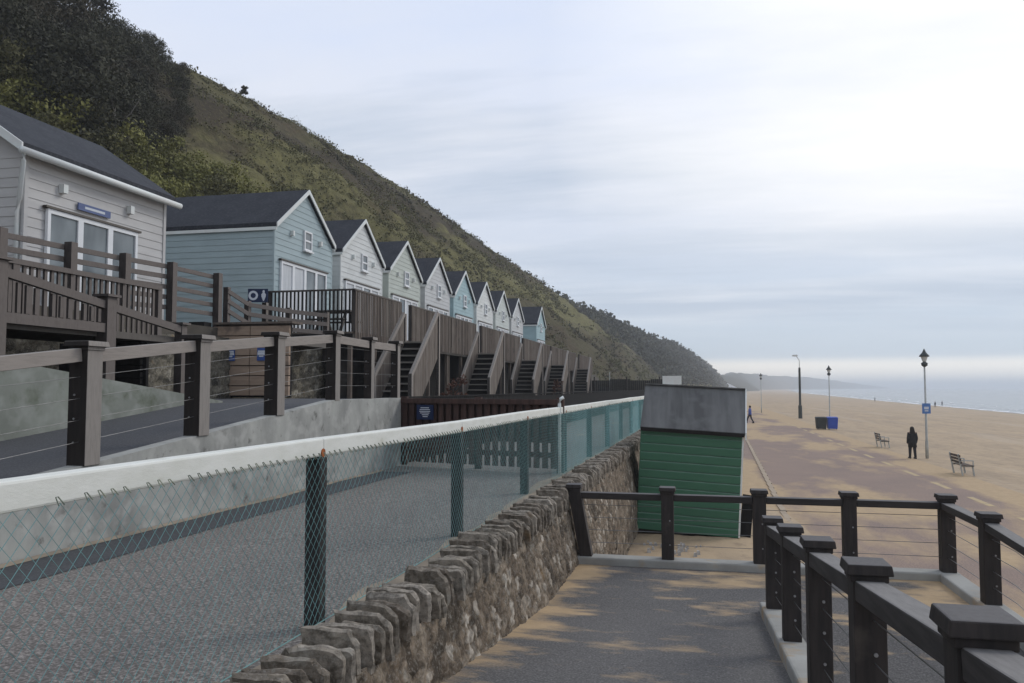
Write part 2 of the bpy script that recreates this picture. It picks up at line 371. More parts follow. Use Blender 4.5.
sd = Vector((math.sin(SUN_AZ) * math.cos(SUN_EL), math.cos(SUN_AZ) * math.cos(SUN_EL), math.sin(SUN_EL)))
so.rotation_euler = sd.to_track_quat('Z', 'Y').to_euler(); so.location = (30, 30, 60)
S.view_settings.view_transform = 'Standard'; S.view_settings.look = 'None'; S.view_settings.exposure = .43
S.view_settings.gamma = 1; S.view_settings.use_curve_mapping = False
S.cycles.use_denoising = True; S.cycles.max_bounces = 5; S.cycles.volume_bounces = 1
S.cycles.transparent_max_bounces = 12

# ------------------------------------------------------------------ ground, beach, sea
def interp(keys, y):
    ks = [k[0] for k in keys]; return [float(np.interp(y, ks, [k[c] for k in keys])) for c in range(1, len(keys[0]))]
SHORE = [(-60, 74), (0, 76), (190, 82), (450, 95), (983, 128), (1800, 210), (3200, 420), (9000, 1500)]
ys = np.concatenate([np.arange(-60, 120, 2.), np.arange(120, 500, 10.), np.arange(500, 3300, 60.)])
P = np.zeros((len(ys), 60, 3))
for i, y in enumerate(ys):
    sh = interp(SHORE, y)[0]
    for j in range(60):
        t = j / 59.; x = 11.4 + (sh + 60 - 11.4) * t ** 1.5
        q = (x - 11.4) / (sh - 11.4)
        z = -3.0 * min(q, 1.6) ** 1.3 * (1 if q <= 1 else 1.1) + .10 * fbm(x * .25, y * .12) * min(1, q * 8) - .012
        P[i, j] = (x, y, z)
MB().grid(P).build('beach', 'beach', kind='structure', smooth=True)
# ground sheet below everything, out to the horizon on the landward side
MB().poly([(-4500, -300, -3.4), (4500, -300, -3.4), (4500, 9000, -3.4), (-4500, 9000, -3.4)]).build('ground', 'beach', kind='structure')
MB().poly([(40, -290, -3.0), (4480, -290, -3.0), (4480, 8990, -3.0), (40, 8990, -3.0)]).build('sea', 'sea', kind='structure')
b = MB(); yy = np.arange(60, 1000, 2.5)
for off, wd, amp in ((0, 2.6, 2.2), (9, 1.2, 3.5), (20, .7, 5)):
    for i in range(len(yy) - 1):
        a = []
        for y in (yy[i], yy[i + 1]):
            c = interp(SHORE, y)[0] + off + amp * fbm(y * .03, off); ww = wd * (.55 + .8 * fbm(y * .15, off + 3)) * (1 + y / 500)
            a.append((c - max(ww, .0) / 2, c + max(ww, .02) / 2))
        if off and fbm(yy[i] * .02, off + 9) < .0: continue
        b.poly([(a[0][0], yy[i], -2.96 + .012), (a[0][1], yy[i], -2.95), (a[1][1], yy[i + 1], -2.95), (a[1][0], yy[i + 1], -2.96 + .012)])
b.build('surf', 'foam', kind='structure')
# promenade
MB().poly([(-1.6, -40, 0), (11.7, -40, 0), (11.9, 60, 0), (15, 300, 0), (60, 900, 0), (5, 900, 0), (-3.0, 300, 0), (-1.4, 60, 0)]).build('promenade', 'prom', kind='structure')
MT['sandkerb'] = M('sandy kerb', (.40, .32, .235), (.33, .26, .19), 2, rough=.9, bump=.1)
b = MB()
for y in np.arange(20.5, 160, 1.5): b.box(1.8 + .035 * y, 1.98 + .035 * y, y, y + 1.48, -.01, .035)
b.build('promenade_kerb', 'sandkerb', kind='structure')
MT['dash'] = M('worn yellow paint', (.50, .37, .19), (.36, .28, .18), 3, rough=.8, bump=0)
b = MB()
for k in range(16):
    y = 20 + k * 4.6; b.poly([(9.2 + .01 * y, y, .004), (9.42 + .01 * y, y, .004), (9.42 + .01 * (y + 2.3), y + 2.3, .004), (9.2 + .01 * (y + 2.3), y + 2.3, .004)])
b.build('road_marking', 'dash', kind='structure')
# drifted sand behind the landing
nx, ny = 40, 60; P = np.zeros((nx, ny, 3))
for i in range(nx):
    for j in range(ny):
        x = -1.7 + 5.9 * i / (nx - 1); y = 10.9 + 18 * j / (ny - 1)
        e = min(1, max(0, (3.4 - x) / 2.6)); e = e * e * (3 - 2 * e); g = min(1, max(0, (29 - y) / 7)); g = g * g * (3 - 2 * g)
        P[i, j] = (x, y, -.02 + .47 * e * g + .03 * fbm(x * 1.2, y * 1.2) * e * g)
MB().grid(P).build('drifted_sand', 'beach', kind='structure', smooth=True)

# ramps and landing in front
def rz(y): return EYE - (1.55 + .097 * y) if y < 8.9 else EYE - 2.413
LZ = rz(9)
ynear = -6.
b = MB(); yv = [ynear, 0, 3, 6, 8.9, 11.0]
for a, c in zip(yv[:-1], yv[1:]):
    b.hexa([(-1.75, a, -1.), (.70, a, -1.), (.70, c, -1.), (-1.75, c, -1.), (-1.75, a, rz(a)), (.70, a, rz(a)), (.70, c, rz(c)), (-1.75, c, rz(c))])
b.box(.70, 3.0, 8.9, 11.0, -1, LZ)
b.build('ramp', 'ramp', kind='structure')
b = MB(); zl = lambda y: max(-.3, LZ - .105 * (8.9 - y))
for a, c in zip([-6, 0, 4], [0, 4, 8.9]):
    b.hexa([(.93, a, -1.1), (3.0, a, -1.1), (3.0, c, -1.1), (.93, c, -1.1), (.93, a, zl(a)), (3.0, a, zl(a)), (3.0, c, zl(c)), (.93, c, zl(c))])
b.build('lower_ramp', 'ramplow', kind='structure')
b = MB()
for a, c in zip([-6, 0, 4.5], [0, 4.5, 9.15]):
    b.hexa([(.70, a, -1.05), (.93, a, -1.05), (.93, c, -1.05), (.70, c, -1.05), (.70, a, rz(min(a, 8.9)) + .1), (.93, a, rz(min(a, 8.9)) + .1), (.93, c, rz(min(c, 8.9)) + .1), (.70, c, rz(min(c, 8.9)) + .1)])
b.build('ramp_kerb', 'kerb', kind='structure', bevel=.02)
b = MB(); b.box(-1.62, 3.25, 11.0, 11.26, -.9, LZ + .10)
for a, c in zip([-6, 0, 4.5], [0, 4.5, 8.9]):
    b.hexa([(3.0, a, -1.15), (3.25, a, -1.15), (3.25, c, -1.15), (3.0, c, -1.15), (3.0, a, zl(a) + .1), (3.25, a, zl(a) + .1), (3.25, c, zl(c) + .1), (3.0, c, zl(c) + .1)])
b.box(3.0, 3.25, 8.9, 11.0, -.9, LZ + .10)
b.build('landing_kerb', 'kerb', kind='structure', bevel=.02)

# lane behind the stone wall, yard under the decks, plateau with the huts
LN = 2.45
def lz(d, y): return LN - .02 * max(0, min(12, 10 - y)) * min(1, max(0, (5.4 - d) / 3))
yv = list(np.arange(-8, 12, 1.)) + [14, 95]; dv = np.linspace(2.25, 5.75, 8)
P = np.array([[(fence_x(d, y), y, lz(d, y)) for d in dv] for y in yv]); b = MB(); b.grid(P); b.f = [f[::-1] for f in b.f]
b.build('lane', 'lane', kind='structure')
b = MB(); yv = np.arange(-8, 13.4, .6)
for a, c in zip(yv[:-1], yv[1:]):
    fa, fc = 5.0 + .05 * fbm(a * .4, 2), 5.0 + .05 * fbm(c * .4, 2)
    b.poly([(fence_x(5.6, a), a, LN + .004), (fence_x(fa, a), a, lz(fa, a) + .006), (fence_x(fc, c), c, lz(fc, c) + .006), (fence_x(5.6, c), c, LN + .004)])
b.build('lane_edge', 'lanestrip', kind='structure')
MT['sandstrip'] = M('sand in the gutter', (.32, .265, .20), (.22, .185, .145), 3, rough=.95, bump=.3)
b = MB(); yv = np.arange(-4, 41, .35)
for a, c in zip(yv[:-1], yv[1:]):
    fa, fc = 2.50 + .14 * fbm(a * .8, 5), 2.50 + .14 * fbm(c * .8, 5)
    b.poly([(fence_x(fa, a), a, lz(fa, a) + .006), (fence_x(2.26, a), a, lz(2.26, a) + .012), (fence_x(2.26, c), c, lz(2.26, c) + .012), (fence_x(fc, c), c, lz(fc, c) + .006)])
yv = np.arange(-4, 13.2, .35)
for a, c in zip(yv[:-1], yv[1:]):
    fa, fc = 5.52 - .05 * fbm(a * .9, 8), 5.52 - .05 * fbm(c * .9, 8)
    b.poly([(fence_x(5.6, a), a, LN + .02), (fence_x(fa, a), a, LN + .008), (fence_x(fc, c), c, LN + .008), (fence_x(5.6, c), c, LN + .02)])
b.build('gutter_sand', 'sandstrip', kind='structure')
b = MB(); b.box(-10.5, -5.75, 17.2, 95, -.5, 3.2); b.build('yard', 'yard', kind='structure')
b = MB(); b.box(-22, -10.9, -12, 95, -.5, 5.3); b.build('plateau', 'yard', kind='structure')
# upper ramp
zu = lambda y: 3.68 if y > 11.4 else 3.68 - .104 * (11.4 - y)
b = MB()
for a, c in zip([-2, 4, 8], [4, 8, 11.4]):
    b.hexa([(fence_x(8.1, a), a, .5), (fence_x(5.6 + .18, a), a, .5), (fence_x(5.78, c), c, .5), (fence_x(8.1, c), c, .5),
            (fence_x(8.1, a), a, zu(a) - .05), (fence_x(5.78, a), a, zu(a) - .05), (fence_x(5.78, c), c, zu(c) - .05), (fence_x(8.1, c), c, zu(c) - .05)])
b.hexa([(-10.9, 11.4, .5), (fence_x(5.78, 11.4), 11.4, .5), (fence_x(5.78, 14.1), 14.1, .5), (-10.9, 14.1, .5), (-10.9, 11.4, 3.63), (fence_x(5.78, 11.4), 11.4, 3.63), (fence_x(5.78, 14.1), 14.1, 3.63), (-10.9, 14.1, 3.63)])
b.box(-10.9, -6.6, 14.1, 17.2, .5, 3.63)
b.build('upper_ramp', 'upper', kind='structure')

# ------------------------------------------------------------------ cliff
CREST = [(-60, -45, 26), (30, -45, 28), (50, -45, 29.8), (57, -45, 31.8), (62, -45, 33), (67, -45, 33.5), (74, -45, 34.2), (100, -45, 35.3), (120, -45, 35.9), (200, -45, 35.8), (275, -44, 34.6), (291, -36, 32), (405, -22, 29.5), (461, -12, 29), (560, -2, 27), (704, 7, 27), (760, 13, 25.5), (800, 24, 17), (850, 36, 3), (1000, 50, 1)]
FOOT = [(-60, -20, 5.5), (60, -20, 5.5), (95, -17, 5), (130, -11, 3.5), (200, -7, 2), (300, -3, 1), (461, 14, .5), (704, 27, .3), (850, 38, 0), (1000, 52, 0)]
yg = np.concatenate([np.arange(-20, 130, 1.3), np.arange(130, 320, 3.), np.arange(320, 1000, 7.)])
NV = 60
def cliff(y, t):
    cx, cz = interp(CREST, y); fx, fz = interp(FOOT, y)
    sc = min(1, max(.2, (cz - fz) / 28))
    if t <= 1:
        x = fx + (cx - fx) * t; z = fz + (cz - fz) * (t ** .92)
        k = math.sin(math.pi * min(1, t)) ** .7
        gul = fbm(y * .045 + 2.2 * t, t * 1.3, 4.1, 5)
        z += sc * k * (2.0 * gul + .8 * fbm(y * .16, t * 6, 1., 4)) ; x += sc * k * 2.2 * fbm(y * .04 - t, t * 2, 7.7, 4)
        z += sc * .45 * fbm(y * .22, 3.3, t * 2) * t
    else:
        x = cx - (t - 1) * 160; z = cz + .45 * sc * fbm(y * .22, 3.3, 2) - (t - 1) * 10
    return x, z
P = np.zeros((len(yg), NV + 4, 3)); band = []
for i, y in enumerate(yg):
    for j in range(NV + 4):
        t = j / (NV - 1) if j < NV else 1 + (j - NV + 1) * .2
        x, z = cliff(y, t); P[i, j] = (x, y, z); band.append(min(1, t) if y < 260 else min(1, t) * .3 + .62)
MB().grid(P).build('hillside', 'hill', kind='structure', smooth=True, attr=('band', band))
# far headlands
for name, pts in (('headland', [(900, 60, 17), (1200, 100, 20), (1700, 140, 33), (2300, 260, 36), (2900, 480, 30), (3500, 700, 18), (3900, 900, 2)]), ('far_headland', [(5400, 2150, 2), (5500, 2330, 24), (5600, 2500, 34), (5700, 2700, 22), (5750, 2950, 2)])):
    yy = np.linspace(pts[0][0], pts[-1][0], 90); P = np.zeros((90, 14, 3))
    for i, y in enumerate(yy):
        cx, cz = interp(pts, y)
        for j in range(14):
            t = j / 13; wob = 1 + .12 * fbm(y * .006, t * 2)
            if name == 'headland': P[i, j] = (cx - 60 * t, y, -3.2 + (cz + 3.2) * min(1, t * 1.6) * wob)
            else: P[i, j] = (cx, y - 100 + 500 * t, -3.2 + (cz + 3.2) * math.sin(math.pi * min(1, t * .6)) * wob)
    MB().grid(P).build(name, 'farhill', kind='structure', smooth=True)

# ------------------------------------------------------------------ foliage
def leaves(b, c, r, nleaf, size, rr, mi=0, squash=.8):
    for _ in range(nleaf):
        v = rr.normal(size=3); v /= np.linalg.norm(v); v *= r * rr.random() ** .38; v[2] *= squash
        p = np.array(c) + v; s = size * (.6 + .8 * rr.random())
        a = rr.normal(size=3); a /= np.linalg.norm(a); q = np.cross(a, rr.normal(size=3)); q /= np.linalg.norm(q) + 1e-6
        b.poly([p - a * s * .5, p + q * s * .33, p + a * s * .5, p - q * s * .33], mi)
def crown(seed, H, W, nclump, per, size, zlow=.25):
    rr = np.random.default_rng(seed); b = MB()
    for k in range(nclump):
        u = rr.random(); a = rr.random() * 6.283; z = H * (zlow + (1 - zlow) * rr.random() ** .8)
        prof = math.sin(math.pi * min(1, max(.08, (z / H - zlow + .12) / (1.16 - zlow)))) ** .6
        rad = W * prof * math.sqrt(rr.random()) * (.75 + .5 * rr.random())
        leaves(b, (rad * math.cos(a), rad * math.sin(a), z), W * (.22 + .2 * rr.random()), per, size, rr)
    return b
def trunk(H, r, seed, limbs=5):
    rr = np.random.default_rng(seed); b = MB()
    top = np.array([.25 * rr.normal(), .25 * rr.normal(), H * .8])
    pts = [(0, 0, -.6), tuple(top * .3 + np.array([.1 * rr.normal(), .1 * rr.normal(), 0])), tuple(top * .65), tuple(top)]
    b.tube(pts, [r, r * .8, r * .5, r * .15], 7)
    for k in range(limbs):
        f = .3 + .55 * rr.random(); s = top * f; a = rr.random() * 6.283; L = H * .38 * (1.1 - f)
        b.tube([tuple(s), tuple(s + np.array([math.cos(a) * L * .6, math.sin(a) * L * .6, L * .5])), tuple(s + np.array([math.cos(a) * L, math.sin(a) * L, L * 1.1]))], [r * .4, r * .25, r * .07], 5)
    return b
def make_plant(name, loc, H, W, seed, leaf, label, cat, group, ncl, per, size, tr='trunk', zlow=.25, rz=0, limbs=5):
    t = thing(name, loc, label, cat, group); t.rotation_euler = (0, 0, 0)
    c = crown(seed, H, W, ncl, per, size, zlow); c.v = [tuple(np.array(v) + np.array(loc)) for v in c.v]
    c.build('crown', leaf, t)
    k = trunk(H, max(.04, H * .022), seed + 50, limbs); k.v = [tuple(np.array(v) + np.array(loc)) for v in k.v]
    k.build('trunk', tr, t); return t
def on_cliff(y, t, sink=.3): x, z = cliff(y, t); return (x, y, z - sink)
protos = []
LT = 'dark evergreen tree packed into the wood on the slope above the grey hut roof'
LB = 'grey brown half bare tree among dark evergreens on the slope above the grey hut'
spots = []
rr = np.random.default_rng(21)
for _ in range(4000):
    t = .44 + .56 * rr.random(); x, z = cliff(50, t); y = -x * (.80 + .62 * rr.random())
    if y > -x * (1.26 + .16 * (t - .45) + (.16 if t < .88 and rr.random() < .3 else 0)): continue
    if t < .50 and y > -x * 1.18: continue
    if t < .60 and y < -x * 1.13: continue
    if all((y - s[0]) ** 2 + ((t - s[1]) * 30) ** 2 > 4.6 for s in spots) and y > 14: spots.append((y, t))
spots = spots[:130]
for i, (y, t) in enumerate(spots):
    k = i % 4; br = k == 3
    if i < 4:
        o = make_plant('hillside_tree', on_cliff(y, t), 3.7 + .3 * k, 2.0, 100 + k, 'leafbrown' if br else 'leafdark', LB if br else LT, 'tree', 'half bare trees in the slope wood' if br else 'evergreens of the slope wood', 58, 75, .17, zlow=.06)
        protos.append(o)
    else:
        o = copy_tree(protos[k], on_cliff(y, t), rr.random() * 6.28); s = (.75 + .5 * rr.random()) * (1 if y < 50 else .8) * (.7 if t > .9 and y > 52 else 1) * (.6 if y > -on_cliff(y, t)[0] * (1.26 + .16 * (t - .45)) else 1); o.scale = (s * 1.05, s * 1.05, s)
# yellow green bushes behind the grey hut
LY = 'yellow green bush on the lower slope just behind the grey and blue huts'
bp = []; cnt = 0
for _ in range(1500):
    t = .12 + .33 * rr.random(); x, z = cliff(40, t); y = -x * (.85 + 1.0 * rr.random())
    if any((y - q[0]) ** 2 + ((t - q[1]) * 30) ** 2 < 4.0 for q in bp): continue
    bp.append((y, t)); 
    if len(bp) >= 60: break
for _ in range(600):
    t = .36 + .20 * rr.random(); x, z = cliff(35, t); y = -x * (.82 + .30 * rr.random())
    if all((y - q[0]) ** 2 + ((t - q[1]) * 30) ** 2 > 3.5 for q in bp) and len(bp) < 85: bp.append((y, t))
pr = []
for i, (y, t) in enumerate(bp):
    k = i % 3
    if i < 3:
        o = make_plant('slope_bush', on_cliff(y, t, .5), 2.6, 1.7, 140 + k, ['leafyellow', 'leafmid', 'leafyellow'][k], LY if k != 1 else 'dark olive bush on the lower slope between yellow green bushes behind the huts', 'bush', 'yellow green bushes behind the huts' if k != 1 else 'olive bushes behind the huts', 30, 60, .17, zlow=.1)
        pr.append(o)
    else:
        o = copy_tree(pr[k], on_cliff(y, t, .5), rr.random() * 6.28); s = .7 + .55 * rr.random(); o.scale = (s, s, s)
# bare pale trunk and the lone bush on the skyline
t0 = on_cliff(40.5, .50)
t = thing('bare_tree', t0, 'bare pale grey trunk standing out against the dark wood', 'tree')
b = trunk(5.2, .13, 61, 7); b.v = [tuple(np.array(v) + np.array(t0)) for v in b.v]; b.build('trunk', 'paletrunk', t)
b = crown(62, 5.2, 1.0, 10, 14, .15, .5); b.v = [tuple(np.array(v) + np.array(t0)) for v in b.v]; b.build('crown', 'leafbrown', t)
make_plant('skyline_tree', on_cliff(73.5, 1.0, .3), 1.25, .7, 63, 'leafdark', 'tiny dark lone tree sticking up on the cliff top skyline', 'tree', None, 12, 40, .2, limbs=2)
# scrub covering the slope
b = MB(); rr = np.random.default_rng(5)
def scrub(n, y0, y1, r0, r1, per, size, far=False, tmin=0., tmax=1.02, thr=-.02):
    for _ in range(n):
        y = y0 + (y1 - y0) * rr.random(); t = tmin + (tmax - tmin) * rr.random(); x, z = cliff(y, min(t, 1.0))
        d = fbm(y * .05, t * 3.2, 11.); e = fbm(y * .12, t * 6, 2.)
        if not far and (d + .5 * e < thr + (.32 if .72 < t < .92 else 0)): continue
        mi = 3 if far else (0 if e > .42 else (4 if e > .12 else (1 if d > .25 else 2)))
        if not far and .40 < t < .70 and e > -.2 and rr.random() < .8: mi = 2
        r = r0 + (r1 - r0) * rr.random() ** 2
        leaves(b, (x, y, z + r * .25), r, per, size * (.7 + .6 * rr.random()), rr, mi, .62)
scrub(6500, 30, 95, .3, .95, 15, .19, tmax=.99, thr=-.35)
scrub(4200, 90, 165, .35, 1.1, 12, .30, tmax=.98, thr=-.18)
scrub(1700, 160, 290, .6, 1.4, 14, .45, tmax=.98)
scrub(1900, 270, 470, 1.4, 3.6, 12, 1.4, True, .12)
scrub(1100, 470, 830, 2.0, 4.5, 10, 2.2, True)
b.build('hillside_scrub', ['scrubdark', 'leafmid', 'grassolive', 'leaffar', 'scrubbrown'], kind='stuff')
print('foliage faces', len(b.f))

# ------------------------------------------------------------------ stone masonry
def rubble_face(b, vals, pt, u0, u1, v0, v1, du, dv, cell, depth, seed, pale_low=0.):
    """stones bulging from a wall: pt(u, v, d) gives the world point; vals collects the tone of each point"""
    rr = np.random.default_rng(seed); cu, cv = cell
    nu = int((u1 - u0) / cu) + 3; nv = int((v1 - v0) / cv) + 3
    cx = (np.arange(nu)[:, None] + .5 + .42 * (rr.random((nu, nv)) * 2 - 1) + (np.arange(nv)[None, :] % 2) * .5 - 1) * cu + u0
    cy = (np.arange(nv)[None, :] + .5 + .38 * (rr.random((nu, nv)) * 2 - 1) - 1) * cv + v0
    tone = rr.random((nu, nv)); bul = .35 + .65 * rr.random((nu, nv))
    U = np.linspace(u0, u1, max(2, int((u1 - u0) / du))); V = np.linspace(v0, v1, max(2, int((v1 - v0) / dv)))
    UU, VV = np.meshgrid(U, V, indexing='ij')
    sz = .75 + .5 * rr.random((nu, nv))
    WU = np.array([[.035 * fbm(u * 7, v * 7, 3.) for v in V] for u in U]); WV = np.array([[.03 * fbm(u * 7, v * 7, 9.) for v in V] for u in U])
    gi = np.floor((UU - u0) / cu).astype(int) + 1; gj = np.floor((VV - v0) / cv).astype(int) + 1
    d1 = np.full(UU.shape, 9.); d2 = np.full(UU.shape, 9.); T = np.zeros(UU.shape); B = np.zeros(UU.shape)
    for a in (-2, -1, 0, 1, 2):
        for c in (-1, 0, 1):
            i = np.clip(gi + a, 0, nu - 1); j = np.clip(gj + c, 0, nv - 1)
            du_, dv_ = np.abs(UU + WU - cx[i, j]) / cu, np.abs(VV + WV - cy[i, j]) / cv; d = (du_ ** 3 + dv_ ** 3) ** (1 / 3) * sz[i, j]
            new = d < d1
            d2 = np.where(new, d1, np.minimum(d2, d)); T = np.where(new, tone[i, j], T); B = np.where(new, bul[i, j], B); d1 = np.where(new, d, d1)
    e = np.clip((d2 - d1) / .16, 0, 1); e = e * e * (3 - 2 * e)
    H = depth * e * B + .25 * depth
    P = np.zeros((len(U), len(V), 3))
    for i in range(len(U)):
        for j in range(len(V)):
            P[i, j] = pt(U[i], V[j], H[i, j] + .014 * fbm(U[i] * 14, V[j] * 14, 1., 5))
    b.grid(P); tt = T * (.35 + .65 * e); tt = np.where(e < .25, tt * .5 + .12, tt)
    vals += list(tt.reshape(-1))
wall = thing('stone_wall', (-1.7, 0, 0), 'old rubble stone wall with upright coping stones below the wire mesh fence', 'stone wall')
b = MB(); vals = []
ptf = lambda u, v, d: (fence_x(2.0, u) + d + (.21 * (2.3 - v) if v > 1.35 else .2 + .02 * (1.35 - v)), u, v)
rubble_face(b, vals, ptf, 1.5, 15, .25, 2.28, .024, .022, (.15, .125), .030, 3)
rubble_face(b, vals, ptf, 15, 42, -.1, 2.28, .07, .055, (.19, .15), .035, 4)
b.build('masonry', 'rubble', wall, smooth=True, attr=('stone', vals))
b = MB(); b.hexa([(fence_x(2.3, -4), -4, -.8), (fence_x(2.04, -4), -4, -.8), (fence_x(2.04, 42), 42, -.8), (fence_x(2.3, 42), 42, -.8), (fence_x(2.3, -4), -4, 2.3), (fence_x(2.04, -4), -4, 2.3), (fence_x(2.04, 42), 42, 2.3), (fence_x(2.3, 42), 42, 2.3)])
b.build('core', 'yard', wall)
# coping: rough slabs set on edge
def rock(b, vals, c, sx, sy, sz, rz, tilt, rr, sub=6, prof=.5):
    """a slab rounded at its outer top edge"""
    tone = rr.random(); off = rr.random(3) * 50; k0 = len(b.v)
    idx = {}; planes = []
    for _ in range(2):
        v_ = rr.normal(size=3); v_[2] = abs(v_[2]); v_ /= np.linalg.norm(v_); planes.append((v_, 1.0 + .3 * rr.random()))
    v_ = np.array([.8, 0, .6]); planes.append((v_, .98 + .34 * rr.random()))
    def vert(i, j, k):
        if (i, j, k) in idx: return idx[i, j, k]
        x, y, z = (i / sub * 2 - 1), (j / 2 - 1), (k / sub * 2 - 1)
        rad = .17
        # rounded outer top corner
        if x > 1 - 2 * rad and z > 1 - 2 * rad * prof * 1.4:
            ax = (x - (1 - 2 * rad)) / (2 * rad); az = (z - (1 - 2.8 * rad * prof)) / (2.8 * rad * prof)
            m = max(ax, az, 1e-5); l = math.hypot(ax, az); f = m / max(l, 1e-5)
            x = (1 - 2 * rad) + ax * f * 2 * rad; z = (1 - 2.8 * rad * prof) + az * f * 2.8 * rad * prof
        r = .93 if j in (0, 2) else 1.0
        px, py, pz = x * sx / 2 * (r if abs(x) > .6 else 1), y * sy / 2, z * sz / 2 * (r if z > .6 else 1)
        for pn, pd in planes:
            q_ = x * pn[0] + y * pn[1] * .6 + z * pn[2] - pd
            if q_ > 0: px -= pn[0] * q_ * sx / 2; py -= pn[1] * q_ * sy / 2 * .6; pz -= pn[2] * q_ * sz / 2
        nz = lambda q: fbm(px * 9 + off[0] + q, py * 9 + off[1], pz * 9 + off[2], 5)
        px += .016 * nz(0); py += .011 * nz(20); pz += .013 * nz(40)
        py, pz = py * math.cos(tilt) - pz * math.sin(tilt), py * math.sin(tilt) + pz * math.cos(tilt)
        X = px * math.cos(rz) - py * math.sin(rz); Y = px * math.sin(rz) + py * math.cos(rz)
        idx[i, j, k] = len(b.v); b.v.append((c[0] + X, c[1] + Y, c[2] + pz)); vals.append(tone); return idx[i, j, k]
    def q(a, bb, cc, d): b.f.append((vert(*a), vert(*bb), vert(*cc), vert(*d))); b.mi.append(0)
    for i in range(sub):
        for k in range(sub):
            q((i, 0, k), (i + 1, 0, k), (i + 1, 0, k + 1), (i, 0, k + 1)); q((i, 2, k), (i, 2, k + 1), (i + 1, 2, k + 1), (i + 1, 2, k))
    for j in range(2):
        for k in range(sub):
            q((0, j, k), (0, j, k + 1), (0, j + 1, k + 1), (0, j + 1, k)); q((sub, j, k), (sub, j + 1, k), (sub, j + 1, k + 1), (sub, j, k + 1))
        for i in range(sub):
            q((i, j, sub), (i + 1, j, sub), (i + 1, j + 1, sub), (i, j + 1, sub)); q((i, j, 0), (i, j + 1, 0), (i + 1, j + 1, 0), (i + 1, j, 0))
b = MB(); vals = []; y = 1.2; rr = np.random.default_rng(12)
while y < 41.5:
    th = .09 + .05 * rr.random(); tall = rr.random() < .75
    wd = (.38 if tall else .335) * (.94 + .12 * rr.random()); hh = (.27 if tall else .22) * (.9 + .25 * rr.random())
    top = (2.515 if tall else 2.47) + .010 * rr.normal()
    xo = fence_x(1.935 + (0 if tall else -.02) + .010 * rr.normal(), y)
    rock(b, vals, (xo - wd / 2, y + th / 2, top - hh / 2), wd, th, hh, .07 * rr.normal(), .07 + .06 * rr.normal(), rr, 9 if y < 12 else 4, .45 + .3 * rr.random())
    y += th + .020 + .018 * rr.random()
b.build('coping', 'coping', wall, smooth=False, attr=('stone', vals))

# ------------------------------------------------------------------ chain link fence
FP = [2.05] + [4.83 + 2.96 * k for k in range(13)]
fen = thing('chain_link_fence', (fence_x(2.5, 4.7), 4.7, LN), 'long teal wire mesh fence with white top rail along the stone wall', 'fence')
for y in FP:
    x = fence_x(2.5, y); b = MB().box(x - .052, x + .052, y - .052, y + .052, LN - .3, 3.443); o = b.build('post', 'gpost', fen, bevel=.008)
    MB().tube([(x + .047, y - .015, 3.475), (x + .056, y - .015, 3.475)], .028, 8).build('bolt', 'rust', o)
b = MB(); ry = [-3] + FP + [41.2]
for a, c in zip(ry[:-1], ry[1:]):
    za, zc = 3.505 + .006 * math.sin(a * 3), 3.505 + .006 * math.sin(c * 3)
    b.beam((fence_x(2.5, a), a, za), (fence_x(2.5, c), c, zc), .10, .115)
b.build('top_rail', 'railwhite', fen, bevel=.012)
b = MB(); b2 = MB(); MT['tealshade'] = M('shaded teal wire', (.14, .27, .27), (.085, .16, .16), 4, rough=.6, bump=0); MT['tealfar'] = M('clean teal wire', (.17, .37, .37), (.13, .30, .30), 4, rough=.5, bump=0); pitch = .072; zb, zt = LN - .02, 3.462; hgt = zt - zb  # second wire direction gets a shaded copy of the teal
def wire(b, y0, z0, y1, z1, r, seg=1, mi=0):
    pts = [(fence_x(2.395, y0 + (y1 - y0) * i / seg) + (.004 * (-1) ** i if seg > 1 else 0) + .012 * math.sin(y0 * 1.1) , y0 + (y1 - y0) * i / seg, z0 + (z1 - z0) * i / seg) for i in range(seg + 1)]
    b.tube(pts, r, 3, False, mi)
y = -1.0; run = hgt * .90
while y < 41:
    r = .00145 if y < 12 else .0021
    for s in (1, -1):
        if 0 < y + s * run < 41.2: wire(b if y < 13 else b2, y + .004 * random.random(), zb, y + s * run + .006 * random.random(), zt, r, 1, 0 if s > 0 else 1)
    y += pitch
b.build('wire_mesh', ['teal', 'tealshade'], fen); b2.build('far_wire_mesh', ['tealfar', 'tealfar'], fen)
b = MB(); y = 1.4; rr = np.random.default_rng(9)
while y < 24:
    if rr.random() < .86:
        x = fence_x(2.437, y); h = .014 + .010 * rr.random()
        b.tube([(x + .035, y - .016, zt - .012), (x + .012, y - .008, zt + h), (x + .010, y + .006, zt + h), (x + .03, y + .018, zt - .012)], .0026, 4, False)
    y += pitch
b.build('wire_tie', 'moss', fen, kind='stuff')
b = MB(); b.tube([(fence_x(2.4, -1), -1, 2.43), (fence_x(2.4, 41), 41, 2.43)], .004, 5); b.build('bottom_wire', 'teal', fen)

